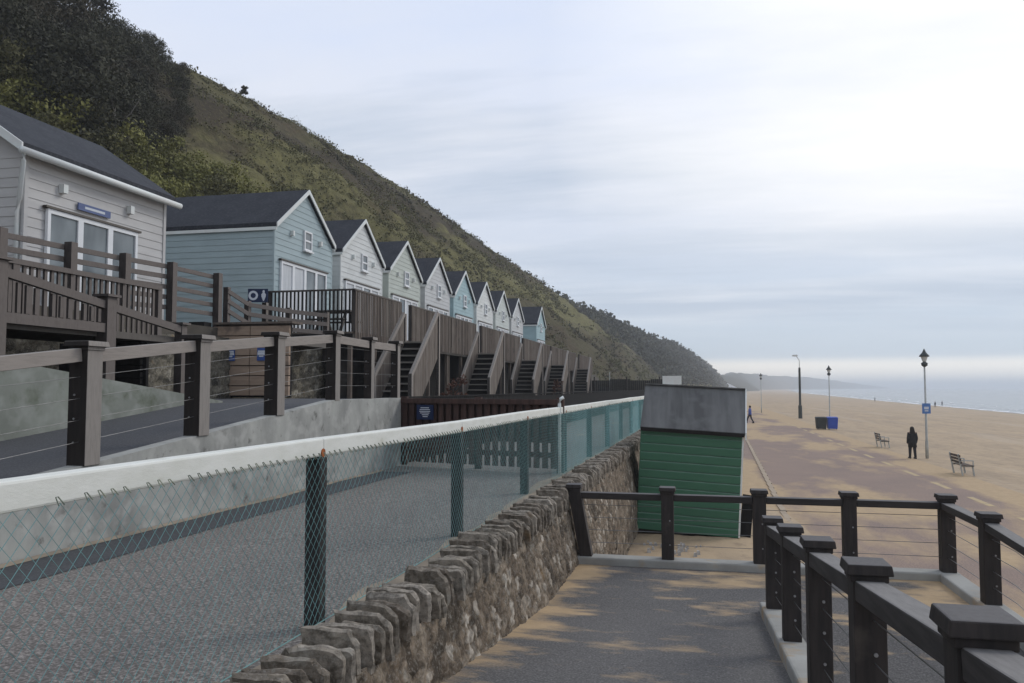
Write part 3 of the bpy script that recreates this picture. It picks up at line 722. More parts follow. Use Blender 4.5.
# ------------------------------------------------------------------ railings with posts, caps and cables
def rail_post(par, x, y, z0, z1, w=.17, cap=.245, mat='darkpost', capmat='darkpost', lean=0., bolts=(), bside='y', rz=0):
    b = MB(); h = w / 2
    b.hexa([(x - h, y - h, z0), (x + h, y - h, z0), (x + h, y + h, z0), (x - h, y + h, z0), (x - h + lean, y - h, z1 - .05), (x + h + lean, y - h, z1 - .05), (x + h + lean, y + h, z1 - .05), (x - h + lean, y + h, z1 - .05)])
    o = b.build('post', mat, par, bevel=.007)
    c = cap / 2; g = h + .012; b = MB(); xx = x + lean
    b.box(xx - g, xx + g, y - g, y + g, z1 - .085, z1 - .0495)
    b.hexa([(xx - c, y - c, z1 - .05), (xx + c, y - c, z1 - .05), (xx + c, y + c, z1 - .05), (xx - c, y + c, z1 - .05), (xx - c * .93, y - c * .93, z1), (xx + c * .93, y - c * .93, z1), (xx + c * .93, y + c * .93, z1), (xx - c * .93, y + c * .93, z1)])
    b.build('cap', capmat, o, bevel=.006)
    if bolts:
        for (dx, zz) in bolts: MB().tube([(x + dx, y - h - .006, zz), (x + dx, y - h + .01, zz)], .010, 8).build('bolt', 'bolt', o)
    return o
# inner rail of the near ramp
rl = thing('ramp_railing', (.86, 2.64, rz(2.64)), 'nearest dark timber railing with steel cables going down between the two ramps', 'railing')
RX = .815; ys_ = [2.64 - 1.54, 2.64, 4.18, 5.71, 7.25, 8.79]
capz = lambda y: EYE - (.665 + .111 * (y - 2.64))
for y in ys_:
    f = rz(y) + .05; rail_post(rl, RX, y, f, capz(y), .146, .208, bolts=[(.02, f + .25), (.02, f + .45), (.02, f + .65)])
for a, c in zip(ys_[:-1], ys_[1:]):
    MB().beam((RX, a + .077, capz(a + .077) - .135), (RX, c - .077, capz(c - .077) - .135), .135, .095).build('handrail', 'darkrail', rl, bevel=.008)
for k in range(4):
    MB().tube([(RX + .015, ys_[0], rz(ys_[0]) + .27 + .2 * k), (RX + .015, ys_[-1], rz(ys_[-1]) + .25 + .19 * k)], .0032, 5).build('cable', 'cable', rl)
# far rail across the landing and down the outer side
fr = thing('landing_railing', (-1.5, 11.13, LZ), 'dark timber railing across the sandy landing in front of the green hut', 'railing')
YF = 11.13; pz = LZ + 1.06
fx = [-.32, .87, 1.98, 3.13]
o = rail_post(fr, -1.42, YF, LZ + .08, pz + .01, .17, .22, lean=-.17)
for x in fx: rail_post(fr, x, YF, LZ + .08, pz, .165, .225, bolts=[(.03, LZ + .3), (.03, LZ + .62)])
xs_ = [-1.59] + fx
for a, c in zip(xs_[:-1], xs_[1:]):
    MB().beam((a + .084, YF, pz - .14), (c - .084, YF, pz - .14), .14, .085).build('handrail', 'darkrailx', fr, bevel=.008)
for k in range(4):
    MB().tube([(-1.5, YF, LZ + .28 + .17 * k), (3.12, YF, LZ + .28 + .17 * k)], .0038, 5).build('cable', 'cable', fr)
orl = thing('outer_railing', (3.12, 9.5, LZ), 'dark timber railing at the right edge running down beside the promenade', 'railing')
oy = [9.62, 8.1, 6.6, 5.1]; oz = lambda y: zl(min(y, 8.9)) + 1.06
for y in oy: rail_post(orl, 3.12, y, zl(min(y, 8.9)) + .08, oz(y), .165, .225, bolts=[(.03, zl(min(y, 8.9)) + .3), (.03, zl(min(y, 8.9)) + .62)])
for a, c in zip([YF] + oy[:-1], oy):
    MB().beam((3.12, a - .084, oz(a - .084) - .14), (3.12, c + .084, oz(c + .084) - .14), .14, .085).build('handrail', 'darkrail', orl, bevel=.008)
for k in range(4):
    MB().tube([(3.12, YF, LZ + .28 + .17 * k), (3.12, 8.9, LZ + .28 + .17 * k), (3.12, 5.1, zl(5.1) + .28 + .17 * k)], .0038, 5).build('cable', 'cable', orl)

# ------------------------------------------------------------------ upper ramp: walls and railing
cw = thing('concrete_wall', (fence_x(5.65, 5), 5, LN), 'long stained concrete wall carrying the upper ramp beside the lane', 'wall')
b = MB(); yv = [-2, 2, 5, 8, 11.4, 14.1]
wt = lambda y: 3.70 if y > 11.4 else 3.70 - .104 * (11.4 - y)
for a, c in zip(yv[:-1], yv[1:]):
    b.hexa([(fence_x(5.78, a), a, .5), (fence_x(5.6, a), a, .5), (fence_x(5.6, c), c, .5), (fence_x(5.78, c), c, .5), (fence_x(5.78, a), a, wt(a)), (fence_x(5.62, a), a, wt(a)), (fence_x(5.62, c), c, wt(c)), (fence_x(5.78, c), c, wt(c))])
b.build('wall', 'concrete', cw)
iw = thing('inner_wall', (fence_x(8.2, 8), 8, 3.2), 'low sloping concrete wall behind the upper asphalt ramp at left', 'wall')
b = MB(); it = lambda y: 3.66 + .128 * max(0, 12.3 - y)
for a, c in zip([-2, 4, 8], [4, 8, 12.3]):
    b.hexa([(fence_x(8.35, a), a, .5), (fence_x(8.1, a), a, .5), (fence_x(8.1, c), c, .5), (fence_x(8.35, c), c, .5), (fence_x(8.35, a), a, it(a)), (fence_x(8.12, a), a, it(a)), (fence_x(8.12, c), c, it(c)), (fence_x(8.35, c), c, it(c))])
b.build('wall', 'concretemoss', iw)
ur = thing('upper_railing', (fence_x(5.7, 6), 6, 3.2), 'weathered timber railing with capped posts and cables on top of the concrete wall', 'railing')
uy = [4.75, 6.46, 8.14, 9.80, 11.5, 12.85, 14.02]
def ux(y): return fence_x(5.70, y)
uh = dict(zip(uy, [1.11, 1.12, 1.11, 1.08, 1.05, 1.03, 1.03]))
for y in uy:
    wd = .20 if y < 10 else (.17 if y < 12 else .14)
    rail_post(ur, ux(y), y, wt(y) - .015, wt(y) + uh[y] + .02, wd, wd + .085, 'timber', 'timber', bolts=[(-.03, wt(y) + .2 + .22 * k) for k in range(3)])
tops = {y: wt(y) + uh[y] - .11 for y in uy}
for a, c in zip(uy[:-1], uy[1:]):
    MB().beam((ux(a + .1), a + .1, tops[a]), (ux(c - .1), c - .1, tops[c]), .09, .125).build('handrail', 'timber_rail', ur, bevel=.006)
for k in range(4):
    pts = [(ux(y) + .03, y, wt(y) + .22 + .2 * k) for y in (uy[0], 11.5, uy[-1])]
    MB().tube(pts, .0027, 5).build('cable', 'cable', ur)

# walkway with two balustrades in front of the grey hut
ww = thing('walkway', (-8.9, 6, 4.7), 'raised timber walkway with slatted balustrades above the sloping concrete wall', 'walkway')
MB().box(-9.85, -8.25, 1.5, 13.2, 4.62, 4.72).build('floor', 'deckdark', ww)
def post_simple(par, x, y, z0, z1, w, mat='timber_mid', name='post', cap=0):
    o = MB().box(x - w / 2, x + w / 2, y - w / 2, y + w / 2, z0, z1).build(name, mat, par, bevel=.006)
    if cap: MB().box(x - w / 2 - cap, x + w / 2 + cap, y - w / 2 - cap, y + w / 2 + cap, z1, z1 + .035).build('cap', mat, o)
    return o
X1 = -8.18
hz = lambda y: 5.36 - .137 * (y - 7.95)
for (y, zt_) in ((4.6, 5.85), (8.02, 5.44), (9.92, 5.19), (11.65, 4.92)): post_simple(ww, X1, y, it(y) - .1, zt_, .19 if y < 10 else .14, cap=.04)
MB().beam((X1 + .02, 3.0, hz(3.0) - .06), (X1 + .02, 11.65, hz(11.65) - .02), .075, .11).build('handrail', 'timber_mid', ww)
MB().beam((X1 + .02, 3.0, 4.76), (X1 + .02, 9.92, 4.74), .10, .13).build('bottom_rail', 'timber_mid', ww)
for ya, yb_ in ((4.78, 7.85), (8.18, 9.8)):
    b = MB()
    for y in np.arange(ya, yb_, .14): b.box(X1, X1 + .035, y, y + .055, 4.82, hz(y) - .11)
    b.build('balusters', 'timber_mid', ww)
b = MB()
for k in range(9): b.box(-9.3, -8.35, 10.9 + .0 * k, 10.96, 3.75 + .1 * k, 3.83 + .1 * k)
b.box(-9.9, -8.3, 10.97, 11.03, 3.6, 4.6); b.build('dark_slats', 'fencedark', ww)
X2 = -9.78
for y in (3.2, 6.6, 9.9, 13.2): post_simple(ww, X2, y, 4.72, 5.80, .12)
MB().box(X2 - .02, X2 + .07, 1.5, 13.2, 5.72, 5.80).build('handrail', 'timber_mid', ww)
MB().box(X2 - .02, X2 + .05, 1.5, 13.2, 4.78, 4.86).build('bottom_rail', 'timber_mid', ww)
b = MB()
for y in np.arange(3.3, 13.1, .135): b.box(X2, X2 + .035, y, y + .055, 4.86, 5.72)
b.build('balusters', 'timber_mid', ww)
for y in (2., 5., 8.2, 11.6): post_simple(ww, -9.6, y, 3.0, 4.62, .15, 'fencedark', 'support')

# rough stone wall behind the walkway and under the decks
sw = thing('terrace_wall', (-10.6, 20, 3), 'rough yellowish stone retaining wall seen in the gloom under walkway and decks', 'stone wall')
b = MB(); vals = []
rubble_face(b, vals, lambda u, v, d: (-10.6 + d, u, v), 1, 40, 2.6, 5.0, .06, .05, (.27, .17), .06, 8)
b.build('masonry', 'gabion', sw, smooth=True, attr=('stone', vals))
MB().box(-10.92, -10.58, -4, 95, -.4, 5.05).build('core', 'yard', sw)

# horizontal rail fence on the terrace in front of the grey hut
tf = thing('terrace_fence', (-11.1, 12, 5.3), 'timber fence of wide horizontal rails on the terrace in front of the grey hut', 'fence')
XF = -11.1
fp = [(6.0, 6.46), (8.6, 6.50), (10.95, 6.53), (12.5, 6.56), (13.95, 6.59), (15.45, 6.64), (17.2, 6.64)]
for y, z in fp: post_simple(tf, XF, y, 5.0, z, .16)
for (y0, z0), (y1, z1) in zip(fp[:-1], fp[1:]):
    for k in range(5 if y0 > 13 else 3):
        za = z0 - .09 - .225 * k; zc = z1 - .09 - .225 * k
        MB().beam((XF - .1, y0 - .05, za), (XF - .1, y1 + .05, zc), .032, .10).build('rail', 'timber_mid', tf, bevel=.004)
MB().box(-11.3, -10.95, 12, 17.6, 5.0, 5.22).build('edge_beam', 'fencedark', tf)
sf = thing('step_fence', (-10.9, 18, 4.9), 'low two rail timber fence beside the blue hut and its white ring sign', 'fence')
fp2 = [(-11.1, 17.6, 6.35), (-10.95, 18.3, 6.08), (-10.4, 19.4, 6.0), (-9.75, 20.3, 5.95)]
for x, y, z in fp2: post_simple(sf, x, y, 4.6, z, .13)
for (x0, y0, z0), (x1, y1, z1) in zip(fp2[:-1], fp2[1:]):
    for k in range(3):
        MB().beam((x0 + .06, y0 - .06, z0 - .10 - .24 * k), (x1 + .06, y1 - .06, z1 - .10 - .24 * k), .03, .11).build('rail', 'timber_mid', sf, bevel=.004)
MB().box(-11.0, -9.6, 17.5, 20.6, 4.95, 5.1).build('base_board', 'deckdark', sf)

def sign(name, c, ux_, w, h, mat, label, bars=(), extra=None, th=.02):
    """board centred at c whose face looks along the normal of (ux_, up)"""
    ux_ = Vector(ux_).normalized(); up = Vector((0, 0, 1)); nn = ux_.cross(up) ; c = Vector(c)
    t = thing(name, tuple(c), label, 'sign')
    MB().beam(c - ux_ * w / 2, c + ux_ * w / 2, th, h).build('board', mat, t)
    f = c + nn * (th / 2 + .003); b = MB()
    for (u, v, bw, bh) in bars:
        p = f + ux_ * u * w / 2 + up * v * h / 2; a = ux_ * bw * w / 2; d = up * bh * h / 2
        b.poly([p - a - d, p + a - d, p + a + d, p - a + d])
    if extra: extra(b, f, ux_, up)
    if b.f: b.build('lettering', 'signwhite', t)
    return t
def ringman(b, f, u, up):
    c = f - u * .12
    for k in range(20):
        a0, a1 = k / 20 * 6.2832, (k + 1) / 20 * 6.2832
        b.poly([c + (u * math.cos(a0) + up * math.sin(a0)) * .068, c + (u * math.cos(a0) + up * math.sin(a0)) * .125, c + (u * math.cos(a1) + up * math.sin(a1)) * .125, c + (u * math.cos(a1) + up * math.sin(a1)) * .068])
    c = f + u * .15
    prof = [(-.14, .012), (-.03, .055), (.03, .06), (.07, .025), (.10, .03), (.14, .018)]
    b.poly([c + up * z - u * r for z, r in prof] + [c + up * z + u * r for z, r in prof[::-1]])
rs = sign('ring_sign', (-10.93, 18.75, 6.27), (.976, .216, 0), .52, .35, 'navy', 'navy sign with a white ring and figure in front of the blue hut', (), ringman)
MB().box(-10.84, -10.72, 18.80, 18.92, 4.7, 6.09).build('post', 'timber', rs)

# brown timber screen at the end of the ramp
ts = thing('timber_screen', (-10, 17, 3.65), 'brown horizontal board screen with two small blue signs at the ramp end', 'timber screen')
b = MB()
for sgn, (xa, xb) in enumerate(((-11.0, -10.06), (-10.04, -9.05))):
    for k in range(7): b.box(xa, xb, 16.92 - .01 * (k % 2), 17.0, 3.70 + .235 * k, 3.70 + .235 * k + .215)
b.build('boards', 'orange', ts, bevel=.006)
b = MB(); b.box(-11.0, -9.06, 17.01, 17.1, 3.65, 5.34); b.build('backing', 'fencedark', ts)
for x in (-11.25,): MB().box(x - .2, x + .2, 16.6, 16.9, 3.6, 5.42).build('post', 'fencedark', ts)
MB().box(-11.0, -8.95, 16.86, 17.4, 5.37, 5.42).build('top_board', 'deck', ts)
for i, x in enumerate((-10.52, -9.72)):
    sign('notice', (x, 16.875, 4.66), (1, 0, 0), .22, .30, 'bluesign', ['small blue notice on the left half of the brown board screen', 'small blue notice on the right half of the brown board screen'][i], [(0, .45, .8, .12), (0, .1, .9, .2), (0, -.3, .5, .12)], th=.015)

# ------------------------------------------------------------------ huts
def clap_gable(b, x, y0, y1, zb, ze, za, n=+1, h=.19, d=.012):
    """overlapping boards on a gable end in the plane X=x, looking along +X"""
    z = zb; ym = (y0 + y1) / 2
    def half(z): return (y1 - y0) / 2 if z <= ze else (y1 - y0) / 2 * max(0, (za - z) / (za - ze))
    while z < za - .02:
        z1 = min(z + h, za)
        lv = [z] + ([ze] if z < ze < z1 else []) + [z1]
        for a, c in zip(lv[:-1], lv[1:]):
            da = d * (1 - (a - z) / h); dc = d * (1 - (c - z) / h)
            b.poly([(x + da * n, ym - half(a), a), (x + da * n, ym + half(a), a), (x + dc * n, ym + half(c), c), (x + dc * n, ym - half(c), c)])
        b.poly([(x, ym - half(z), z), (x, ym + half(z), z), (x + d * n, ym + half(z), z), (x + d * n, ym - half(z), z)])
        z = z1
def clap_flat(b, p0, p1, nrm, zb, ze, h=.19, d=.012):
    p0, p1, nrm = Vector((*p0, 0)), Vector((*p1, 0)), Vector(nrm); z = zb
    while z < ze - .02:
        z1 = min(z + h, ze); Z = Vector((0, 0, z)); Z1 = Vector((0, 0, z1))
        b.poly([p0 + nrm * d + Z, p1 + nrm * d + Z, p1 + Z1, p0 + Z1]); b.poly([p0 + Z, p1 + Z, p1 + nrm * d + Z, p0 + nrm * d + Z]); z = z1
def window_front(par, x, y, z, w, h, name='window', pane='glass', bars=1):
    fr_ = MB()
    t = .055
    fr_.box(x, x + .06, y - w / 2, y + w / 2, z, z + t).box(x, x + .06, y - w / 2, y + w / 2, z + h - t, z + h)
    fr_.box(x, x + .06, y - w / 2, y - w / 2 + t, z + t, z + h - t).box(x, x + .06, y + w / 2 - t, y + w / 2, z + t, z + h - t)
    if bars: fr_.box(x + .005, x + .05, y - w / 2 + t, y + w / 2 - t, z + h * .5 - .03, z + h * .5 + .03)
    o = fr_.build(name, 'upvc', par)
    MB().box(x + .005, x + .03, y - w / 2 + t, y + w / 2 - t, z + t, z + h - t).build('pane', pane, o)
    MB().box(x, x + .11, y - w / 2 - .04, y + w / 2 + .04, z - .05, z - .002).build('sill', 'upvc', o)
    return o
def patio_door(par, x, y0, y1, zb, zt, n=4, panes=None):
    o = None; t = .075; wd = (y1 - y0) / n
    b = MB(); b.box(x, x + .07, y0, y1, zt - .09, zt); b.box(x, x + .07, y0, y1, zb, zb + .1)
    for k in range(n + 1):
        yc = y0 + k * wd; b.box(x, x + .07, max(y0, yc - t), min(y1, yc + t), zb + .1, zt - .09)
    o = b.build('patio_door', 'upvc', par)
    for k in range(n):
        MB().box(x + .005, x + .035, y0 + k * wd + t * (1 if k else 1), y0 + (k + 1) * wd - t, zb + .1, zt - .09).build('pane', (panes or ['glass'] * n)[k], o)
    MB().box(x, x + .10, y0 - .08, y1 + .08, zt + .004, zt + .05).build('door_shadow', 'deckdark', o)  # dark strip drawn for the shadow line above the doors
    return o
HX = -12.5; HW = 4.05
def gable_hut(yc, paint, label, pane_mix, za=10.33, ze=8.86, zf=5.5):
    yc -= .12
    y0, y1 = yc - HW / 2, yc + HW / 2; xb = HX - 6.0
    t = thing('beach_lodge', (HX, yc, zf), label, 'beach hut', 'gabled lodges in a row under the cliff')
    b = MB(); clap_gable(b, HX, y0, y1, zf, ze, za)
    for (p, q, nn) in (((xb, y0), (HX, y0), (0, -1, 0)), ((HX, y1), (xb, y1), (0, 1, 0))): clap_flat(b, p, q, nn, zf, ze)
    b.poly([(xb, y0, zf - .4), (xb, y1, zf - .4), (xb, y1, ze), (xb, yc, za), (xb, y0, ze)])
    b.box(HX - .06, HX + .012, y0 - .025, y0 + .05, zf, ze).box(HX - .06, HX + .012, y1 - .05, y1 + .025, zf, ze)
    b.build('wall', PAINT[paint], t)
    ov = .10; sl_ = (za - ze) / (HW / 2); b = MB(); k = .14
    for s in (-1, 1):
        ye = yc + s * (HW / 2 + .05); zz = ze - .05 * sl_
        pts = [(HX + ov, yc, za + .03), (HX + ov, ye, zz + .03), (HX + ov, ye, zz + .03 + k), (HX + ov, yc, za + .03 + k)]
        b.extr(pts if s > 0 else pts[::-1], (-6.4 - ov, 0, 0))
    rf = b.build('roof', 'slate', t)
    b = MB()
    for s in (-1, 1):
        ye = yc + s * (HW / 2 + .07); zz = ze - .07 * sl_; x = HX + ov + .002
        b.extr([(x, yc, za + .165), (x, yc, za + .02), (x, ye, zz + .02), (x, ye, zz + .165)][::s], (.035, 0, 0))
    b.build('bargeboard', 'white', rf)
    for s in (-1, 1):
        ye = yc + s * (HW / 2 + .055); zz = ze - .05 * sl_; MB().box(HX - 6.2, HX + ov, ye - .02, ye + .02, zz - .07, zz + .028).build('fascia', 'white', rf)
    window_front(t, HX + .012, yc + .1, ze - .42, .54, .66, pane='glass')
    patio_door(t, HX + .012, y0 + .32, y1 - .55, zf + .02, zf + 2.36, 4, pane_mix)
    for s in (-1, 1): MB().box(HX + .01, HX + .12, yc + s * 1.0 - .05, yc + s * 1.0 + .05, ze - .1, ze + .06).build('wall_light', 'white', t)
    b = MB(); b.box(xb, HX - .02, y0 + .05, y1 - .05, 5.2, zf); b.build('plinth', 'deckdark', t)
    return t
c_, g_ = 'curtain', 'glass'
hut_specs = [(24.5, 'blue', 'blue lodge with white patio doors, nearest of the gabled row beside the grey building', [c_, c_, g_, g_]),
    (29.3, 'white', 'white gabled lodge directly after the large nearest blue lodge', [c_, c_, g_, c_]),
    (34.1, 'sage', 'sage green gabled lodge third in the row after blue and white ones', [c_, g_, c_, c_]),
    (38.9, 'pale', 'pale grey gabled lodge between the sage green one and the second blue one', [g_, c_, c_, g_]),
    (43.7, 'sky', 'blue gabled lodge in mid row between pale grey and cream white lodges', [c_, g_, g_, c_]),
    (48.5, 'cream', 'cream white gabled lodge just beyond the mid row blue one', [c_, c_, g_, c_]),
    (53.3, 'mist', 'greenish white gabled lodge, sixth after the nearest blue lodge', [g_, c_, c_, c_]),
    (58.1, 'pale', 'small far pale grey lodge next to the gap before the last blue lodge', [c_, c_, g_, g_]),
    (67.7, 'sky', 'farthest blue lodge standing apart at the end of the row', [c_, g_, c_, g_])]
for yc, p, lab, pm_ in hut_specs: gable_hut(yc, p, lab, pm_, *((10.65, 9.1) if yc > 60 else (10.33, 8.86)))

# the grey building at left: eave towards the sea
gh = thing('grey_lodge', (-12.5, 15, 5.3), 'light grey boarded lodge with white gutter and patio doors at far left', 'beach hut')
gx, gy0, gy1, ge, ga, gd = -12.5, 12.85, 17.05, 8.50, 9.80, 3.9
gxb = gx - gd; gxm = gx - gd / 2
b = MB(); clap_flat(b, (gx, gy0), (gx, gy1), (1, 0, 0), 5.3, ge)
clap_flat(b, (gxb, gy0), (gx, gy0), (0, -1, 0), 5.3, ge); clap_flat(b, (gx, gy1), (gxb, gy1), (0, 1, 0), 5.3, ge)
for yy_, n_ in ((gy0, -1), (gy1, 1)): b.poly([(gxb, yy_, ge), (gx, yy_, ge), (gxm, yy_, ga)])
b.box(gx - .05, gx + .03, gy0 - .03, gy0 + .06, 5.3, ge).box(gx - .05, gx + .03, gy1 - .06, gy1 + .03, 5.3, ge)
b.build('wall', PAINT['grey'], gh)
b = MB(); k = .13; slp = (ga - ge) / (gd / 2)
for s in (-1, 1):
    xe = gxm + s * (gd / 2 + .2); zz = ge - .2 * slp + .05
    b.extr([(gxm, gy0 - .3, ga + .05), (xe, gy0 - .3, zz), (xe, gy0 - .3, zz + k), (gxm, gy0 - .3, ga + .05 + k)][::s], (0, gy1 - gy0 + .44, 0))
rf = b.build('roof', 'slate', gh)
b = MB()
for s in (-1, 1):
    xe = gxm + s * (gd / 2 + .23); zz = ge - .23 * slp + .05
    b.extr([(gxm, gy0 - .305, ga + .19), (gxm, gy0 - .305, ga), (xe, gy0 - .305, zz - .05), (xe, gy0 - .305, zz + .13)][::s], (0, -.035, 0))
b.build('bargeboard', 'white', rf)
gz = ge - .20 * slp + .0; b = MB()
b.tube([(gx + .27, gy0 - .38, gz), (gx + .27, gy1 + .22, gz - .02)], .075, 8); b.build('gutter', 'white', gh, smooth=True)
b = MB(); b.tube([(gx + .27, gy0 - .32, gz - .06), (gx + .28, gy0 - .34, gz - .2), (gx + .0, gy0 - .12, gz - .85), (gx - .08, gy0 - .07, gz - 1.1), (gx - .08, gy0 - .07, 5.3)], .045, 8)
b.build('downpipe', 'white', gh, smooth=True)
patio_door(gh, gx + .02, 13.35, 16.0, 5.32, 7.45, 3, ['glass'] * 3)
for y in (13.75, 15.75): MB().box(gx + .01, gx + .13, y - .06, y + .06, 7.84, 8.02).build('wall_light', 'white', gh)
sign('name_sign', (gx + .05, 14.65, 7.68), (0, 1, 0), .95, .15, 'greyblue', 'long thin grey blue sign above the patio doors of the grey lodge', [(0, 0, .62, .34)], th=.03)

# ------------------------------------------------------------------ decks and stairs
DX = -9.5; DF = 5.5
def deck(y0, y1, label, side=False, gap=None):
    RT = DF + 1.2; yr1 = y1; yr0 = y0
    for q in (25.4, 35.0, 44.6, 54.6, 67.5):          # the rail stands open where a stair comes up
        if y0 <= q + .45 < y1:
            if q - y0 > y1 - q - .9: yr1 = min(y1, q)
            else: yr0 = max(y0, q + .9)
    t = thing('timber_deck', (DX, y0, DF), label, 'deck', 'timber decks in front of the lodges')
    MB().box(HX + .03, DX, y0 + .01, y1 - .01, DF - .05, DF).build('floor', 'deck', t)
    MB().box(DX - .05, DX + .0, y0 + .01, y1 - .01, DF - .30, DF - .055).build('fascia', 'deckdark', t)
    for y in np.linspace(yr0 + .1, yr1 - .1, 3):
        MB().box(DX - .06, DX + .06, y - .06, y + .06, DF, RT).build('post', 'deckdark', t)
        MB().box(DX - .17, DX - .06, y - .055, y + .055, 3.1, DF - .05).build('support', 'deck', t)
    MB().box(DX - .05, DX + .07, yr0 + .005, yr1 - .005, RT + .003, RT + .05).build('top_rail', 'deckdark', t)
    b = MB()
    for y in np.arange(yr0 + .03, yr1 - .05, .128): b.box(DX + .062, DX + .082, y, y + .068 + .012 * random.random(), DF - .22 - .015 * random.random(), RT - .01, random.choice((0, 0, 1, 2)))
    b.build('balustrade', ['deck', 'deckpale', 'decklow'], t)
    MB().box(-10.25, -10.2, y0 + .01, y1 - .01, 3.1, DF - .06).build('under_shade', 'fencedark', t)  # black sheet standing in for the shade under the deck
    if side:
        MB().box(HX + .3, DX - .07, y0 + .02, y0 + .1, RT + .003, RT + .05).build('side_rail', 'deckdark', t)
        b = MB()
        for x in np.arange(HX + .35, DX - .1, .125): b.box(x, x + .05, y0 + .05, y0 + .07, DF, RT)
        b.build('side_balusters', 'fencedark', t)
        MB().box(HX + .2, HX + .32, y0, y0 + .12, DF, RT + .05).build('side_post', 'fencedark', t)
        MB().box(HX + .3, DX, y0 + .0, y0 + .008, DF - .30, DF - .055).build('side_fascia', 'fencedark', t)
    return t
deck_lab = ['timber deck with slatted balustrade in front of the nearest blue lodge', 'timber deck in front of the white lodge after the nearest blue one', 'timber deck below the sage green lodge',
            'timber deck below the pale grey lodge in mid row', 'timber deck below the mid row blue lodge', 'timber deck below the cream white lodge', 'timber deck below the greenish white lodge',
            'timber deck below the far pale grey lodge', 'timber deck in front of the gap before the last blue lodge', 'timber deck below the farthest blue lodge', 'next to last timber deck, just past the farthest blue lodge', 'very last timber deck at the far end of the row']
for k in range(12):
    y0 = 21.5 + 4.8 * k; deck(y0 if k != 1 else 25.36, y0 + (3.85 if k == 0 else 4.8), deck_lab[k], side=(k == 0))
def stair(yt, label):
    t = thing('timber_stair', (-8.8, yt, 3.2), label, 'stairs', 'stairs down from the decks')
    run, xl, xr, yb = 2.5, -9.38, -8.2, yt - 2.5
    for k in range(10):
        f = (k + .5) / 10; b = MB().box(xl + .06, xr - .06, yb + run * f - .14, yb + run * f + .12, 3.2 + 2.3 * f - .03, 3.2 + 2.3 * f + .02); b.build('tread', 'nosing', t)
    MB().poly([(xl + .05, yb - .0, 3.15), (xr - .05, yb - .0, 3.15), (xr - .05, yt, DF - .1), (xl + .05, yt, DF - .1)]).build('under_shade', 'fencedark', t)  # dark sheet painting the shade between the treads
    for nm, x in (('left', xl), ('right', xr)):
        zt2, zb2 = DF + .80, 3.2 + 1.05
        b = MB(); yk = yb
        while yk < yt - .02:
            ya, yc2 = yk, min(yk + .098, yt); za_, zc_ = zb2 + (zt2 - zb2) * (ya - yb) / run, zb2 + (zt2 - zb2) * (yc2 - yb) / run
            lo = lambda z: max(3.1, z - 1.45)
            b.hexa([(x - .02, ya, lo(za_)), (x + .02, ya, lo(za_)), (x + .02, yc2 - .012, lo(zc_)), (x - .02, yc2 - .012, lo(zc_)), (x - .02, ya, za_), (x + .02, ya, za_), (x + .02, yc2 - .012, zc_), (x - .02, yc2 - .012, zc_)], random.choice((0, 0, 1, 2)))
            yk += .098
        b.build('side_panel', ['deckpale', 'deckpale', 'deck'], t)
        MB().beam((x, yb - .1, zb2 - .03), (x, yt, zt2 + .06), .10, .13).build('handrail', 'timber_rail', t)
        MB().box(x - .06, x + .06, yb - .14, yb - .02, 3.1, zb2 + .05).build('newel', 'timber_rail', t)
        MB().box(x - .06, x + .06, yt + .01, yt + .13, 3.1, zt2 + .06).build('newel', 'timber_rail', t)
    return t
st_lab = ['first boarded timber stair, left of the others by the ramp end', 'second boarded stair counting from the ramp end, below the pale grey lodge', 'third boarded stair, below the cream white lodge', 'fourth boarded stair, under the farthest blue lodge side', 'last boarded stair at the far end of the decks']
for k, yt in enumerate((25.4, 35.0, 44.6, 54.6, 67.5)): stair(yt, st_lab[k])
# picnic table and bench on the nearest deck
pt_ = thing('picnic_table', (-10.7, 22.9, DF), 'small timber picnic table on the nearest deck behind the slats', 'picnic table')
MB().box(-11.3, -10.1, 22.6, 23.3, DF + .70, DF + .75).build('tabletop', 'timber_rail', pt_)
for y in (22.3, 23.5): MB().box(-11.3, -10.1, y - .12, y + .12, DF + .42, DF + .46).build('seat', 'timber_rail', pt_)
for x in (-11.1, -10.3): MB().beam((x, 22.35, DF), (x, 22.8, DF + .7), .07, .07).beam((x, 23.55, DF), (x, 23.1, DF + .7), .07, .07).build('leg', 'timber_rail', pt_)

# ------------------------------------------------------------------ fences beyond the lane, gate
gt = thing('timber_gate', (-4, 13.6, LN), 'red brown slatted timber gate closing the lane behind the wire fence', 'gate')
g0, g1 = Vector((-5.25, 14.15, 0)), Vector((-2.15, 13.3, 0)); gdv = (g1 - g0).normalized(); L = (g1 - g0).length
b = MB(); u = .02
while u < L:
    p = g0 + gdv * u; q = g0 + gdv * min(L, u + .105); b.beam((p.x, p.y, (LN + .08 + 3.60) / 2), (q.x, q.y, (LN + .08 + 3.60) / 2), .025, 3.60 - LN - .08); u += .16
b.build('slats', 'fencebrown', gt)
for z in (LN + .30, 3.0, 3.645):
    w_ = .09; MB().beam(g0 + Vector((0, .05 if z < 3.6 else 0, z)), g1 + Vector((0, .05 if z < 3.6 else 0, z)), .06 if z < 3.6 else .12, w_).build('cross_rail', 'fencebrown', gt)
MB().beam(g0 + Vector((0, .085, 3.32)), g1 + Vector((0, .085, 3.32)), .02, .56).build('upper_boarding', 'fencebrown', gt)
for u in (0, L * .5, L):
    p = g0 + gdv * u; MB().box(p.x - .06, p.x + .06, p.y + .1, p.y + .2, LN - .1, 3.72).build('post', 'fencebrown', gt)
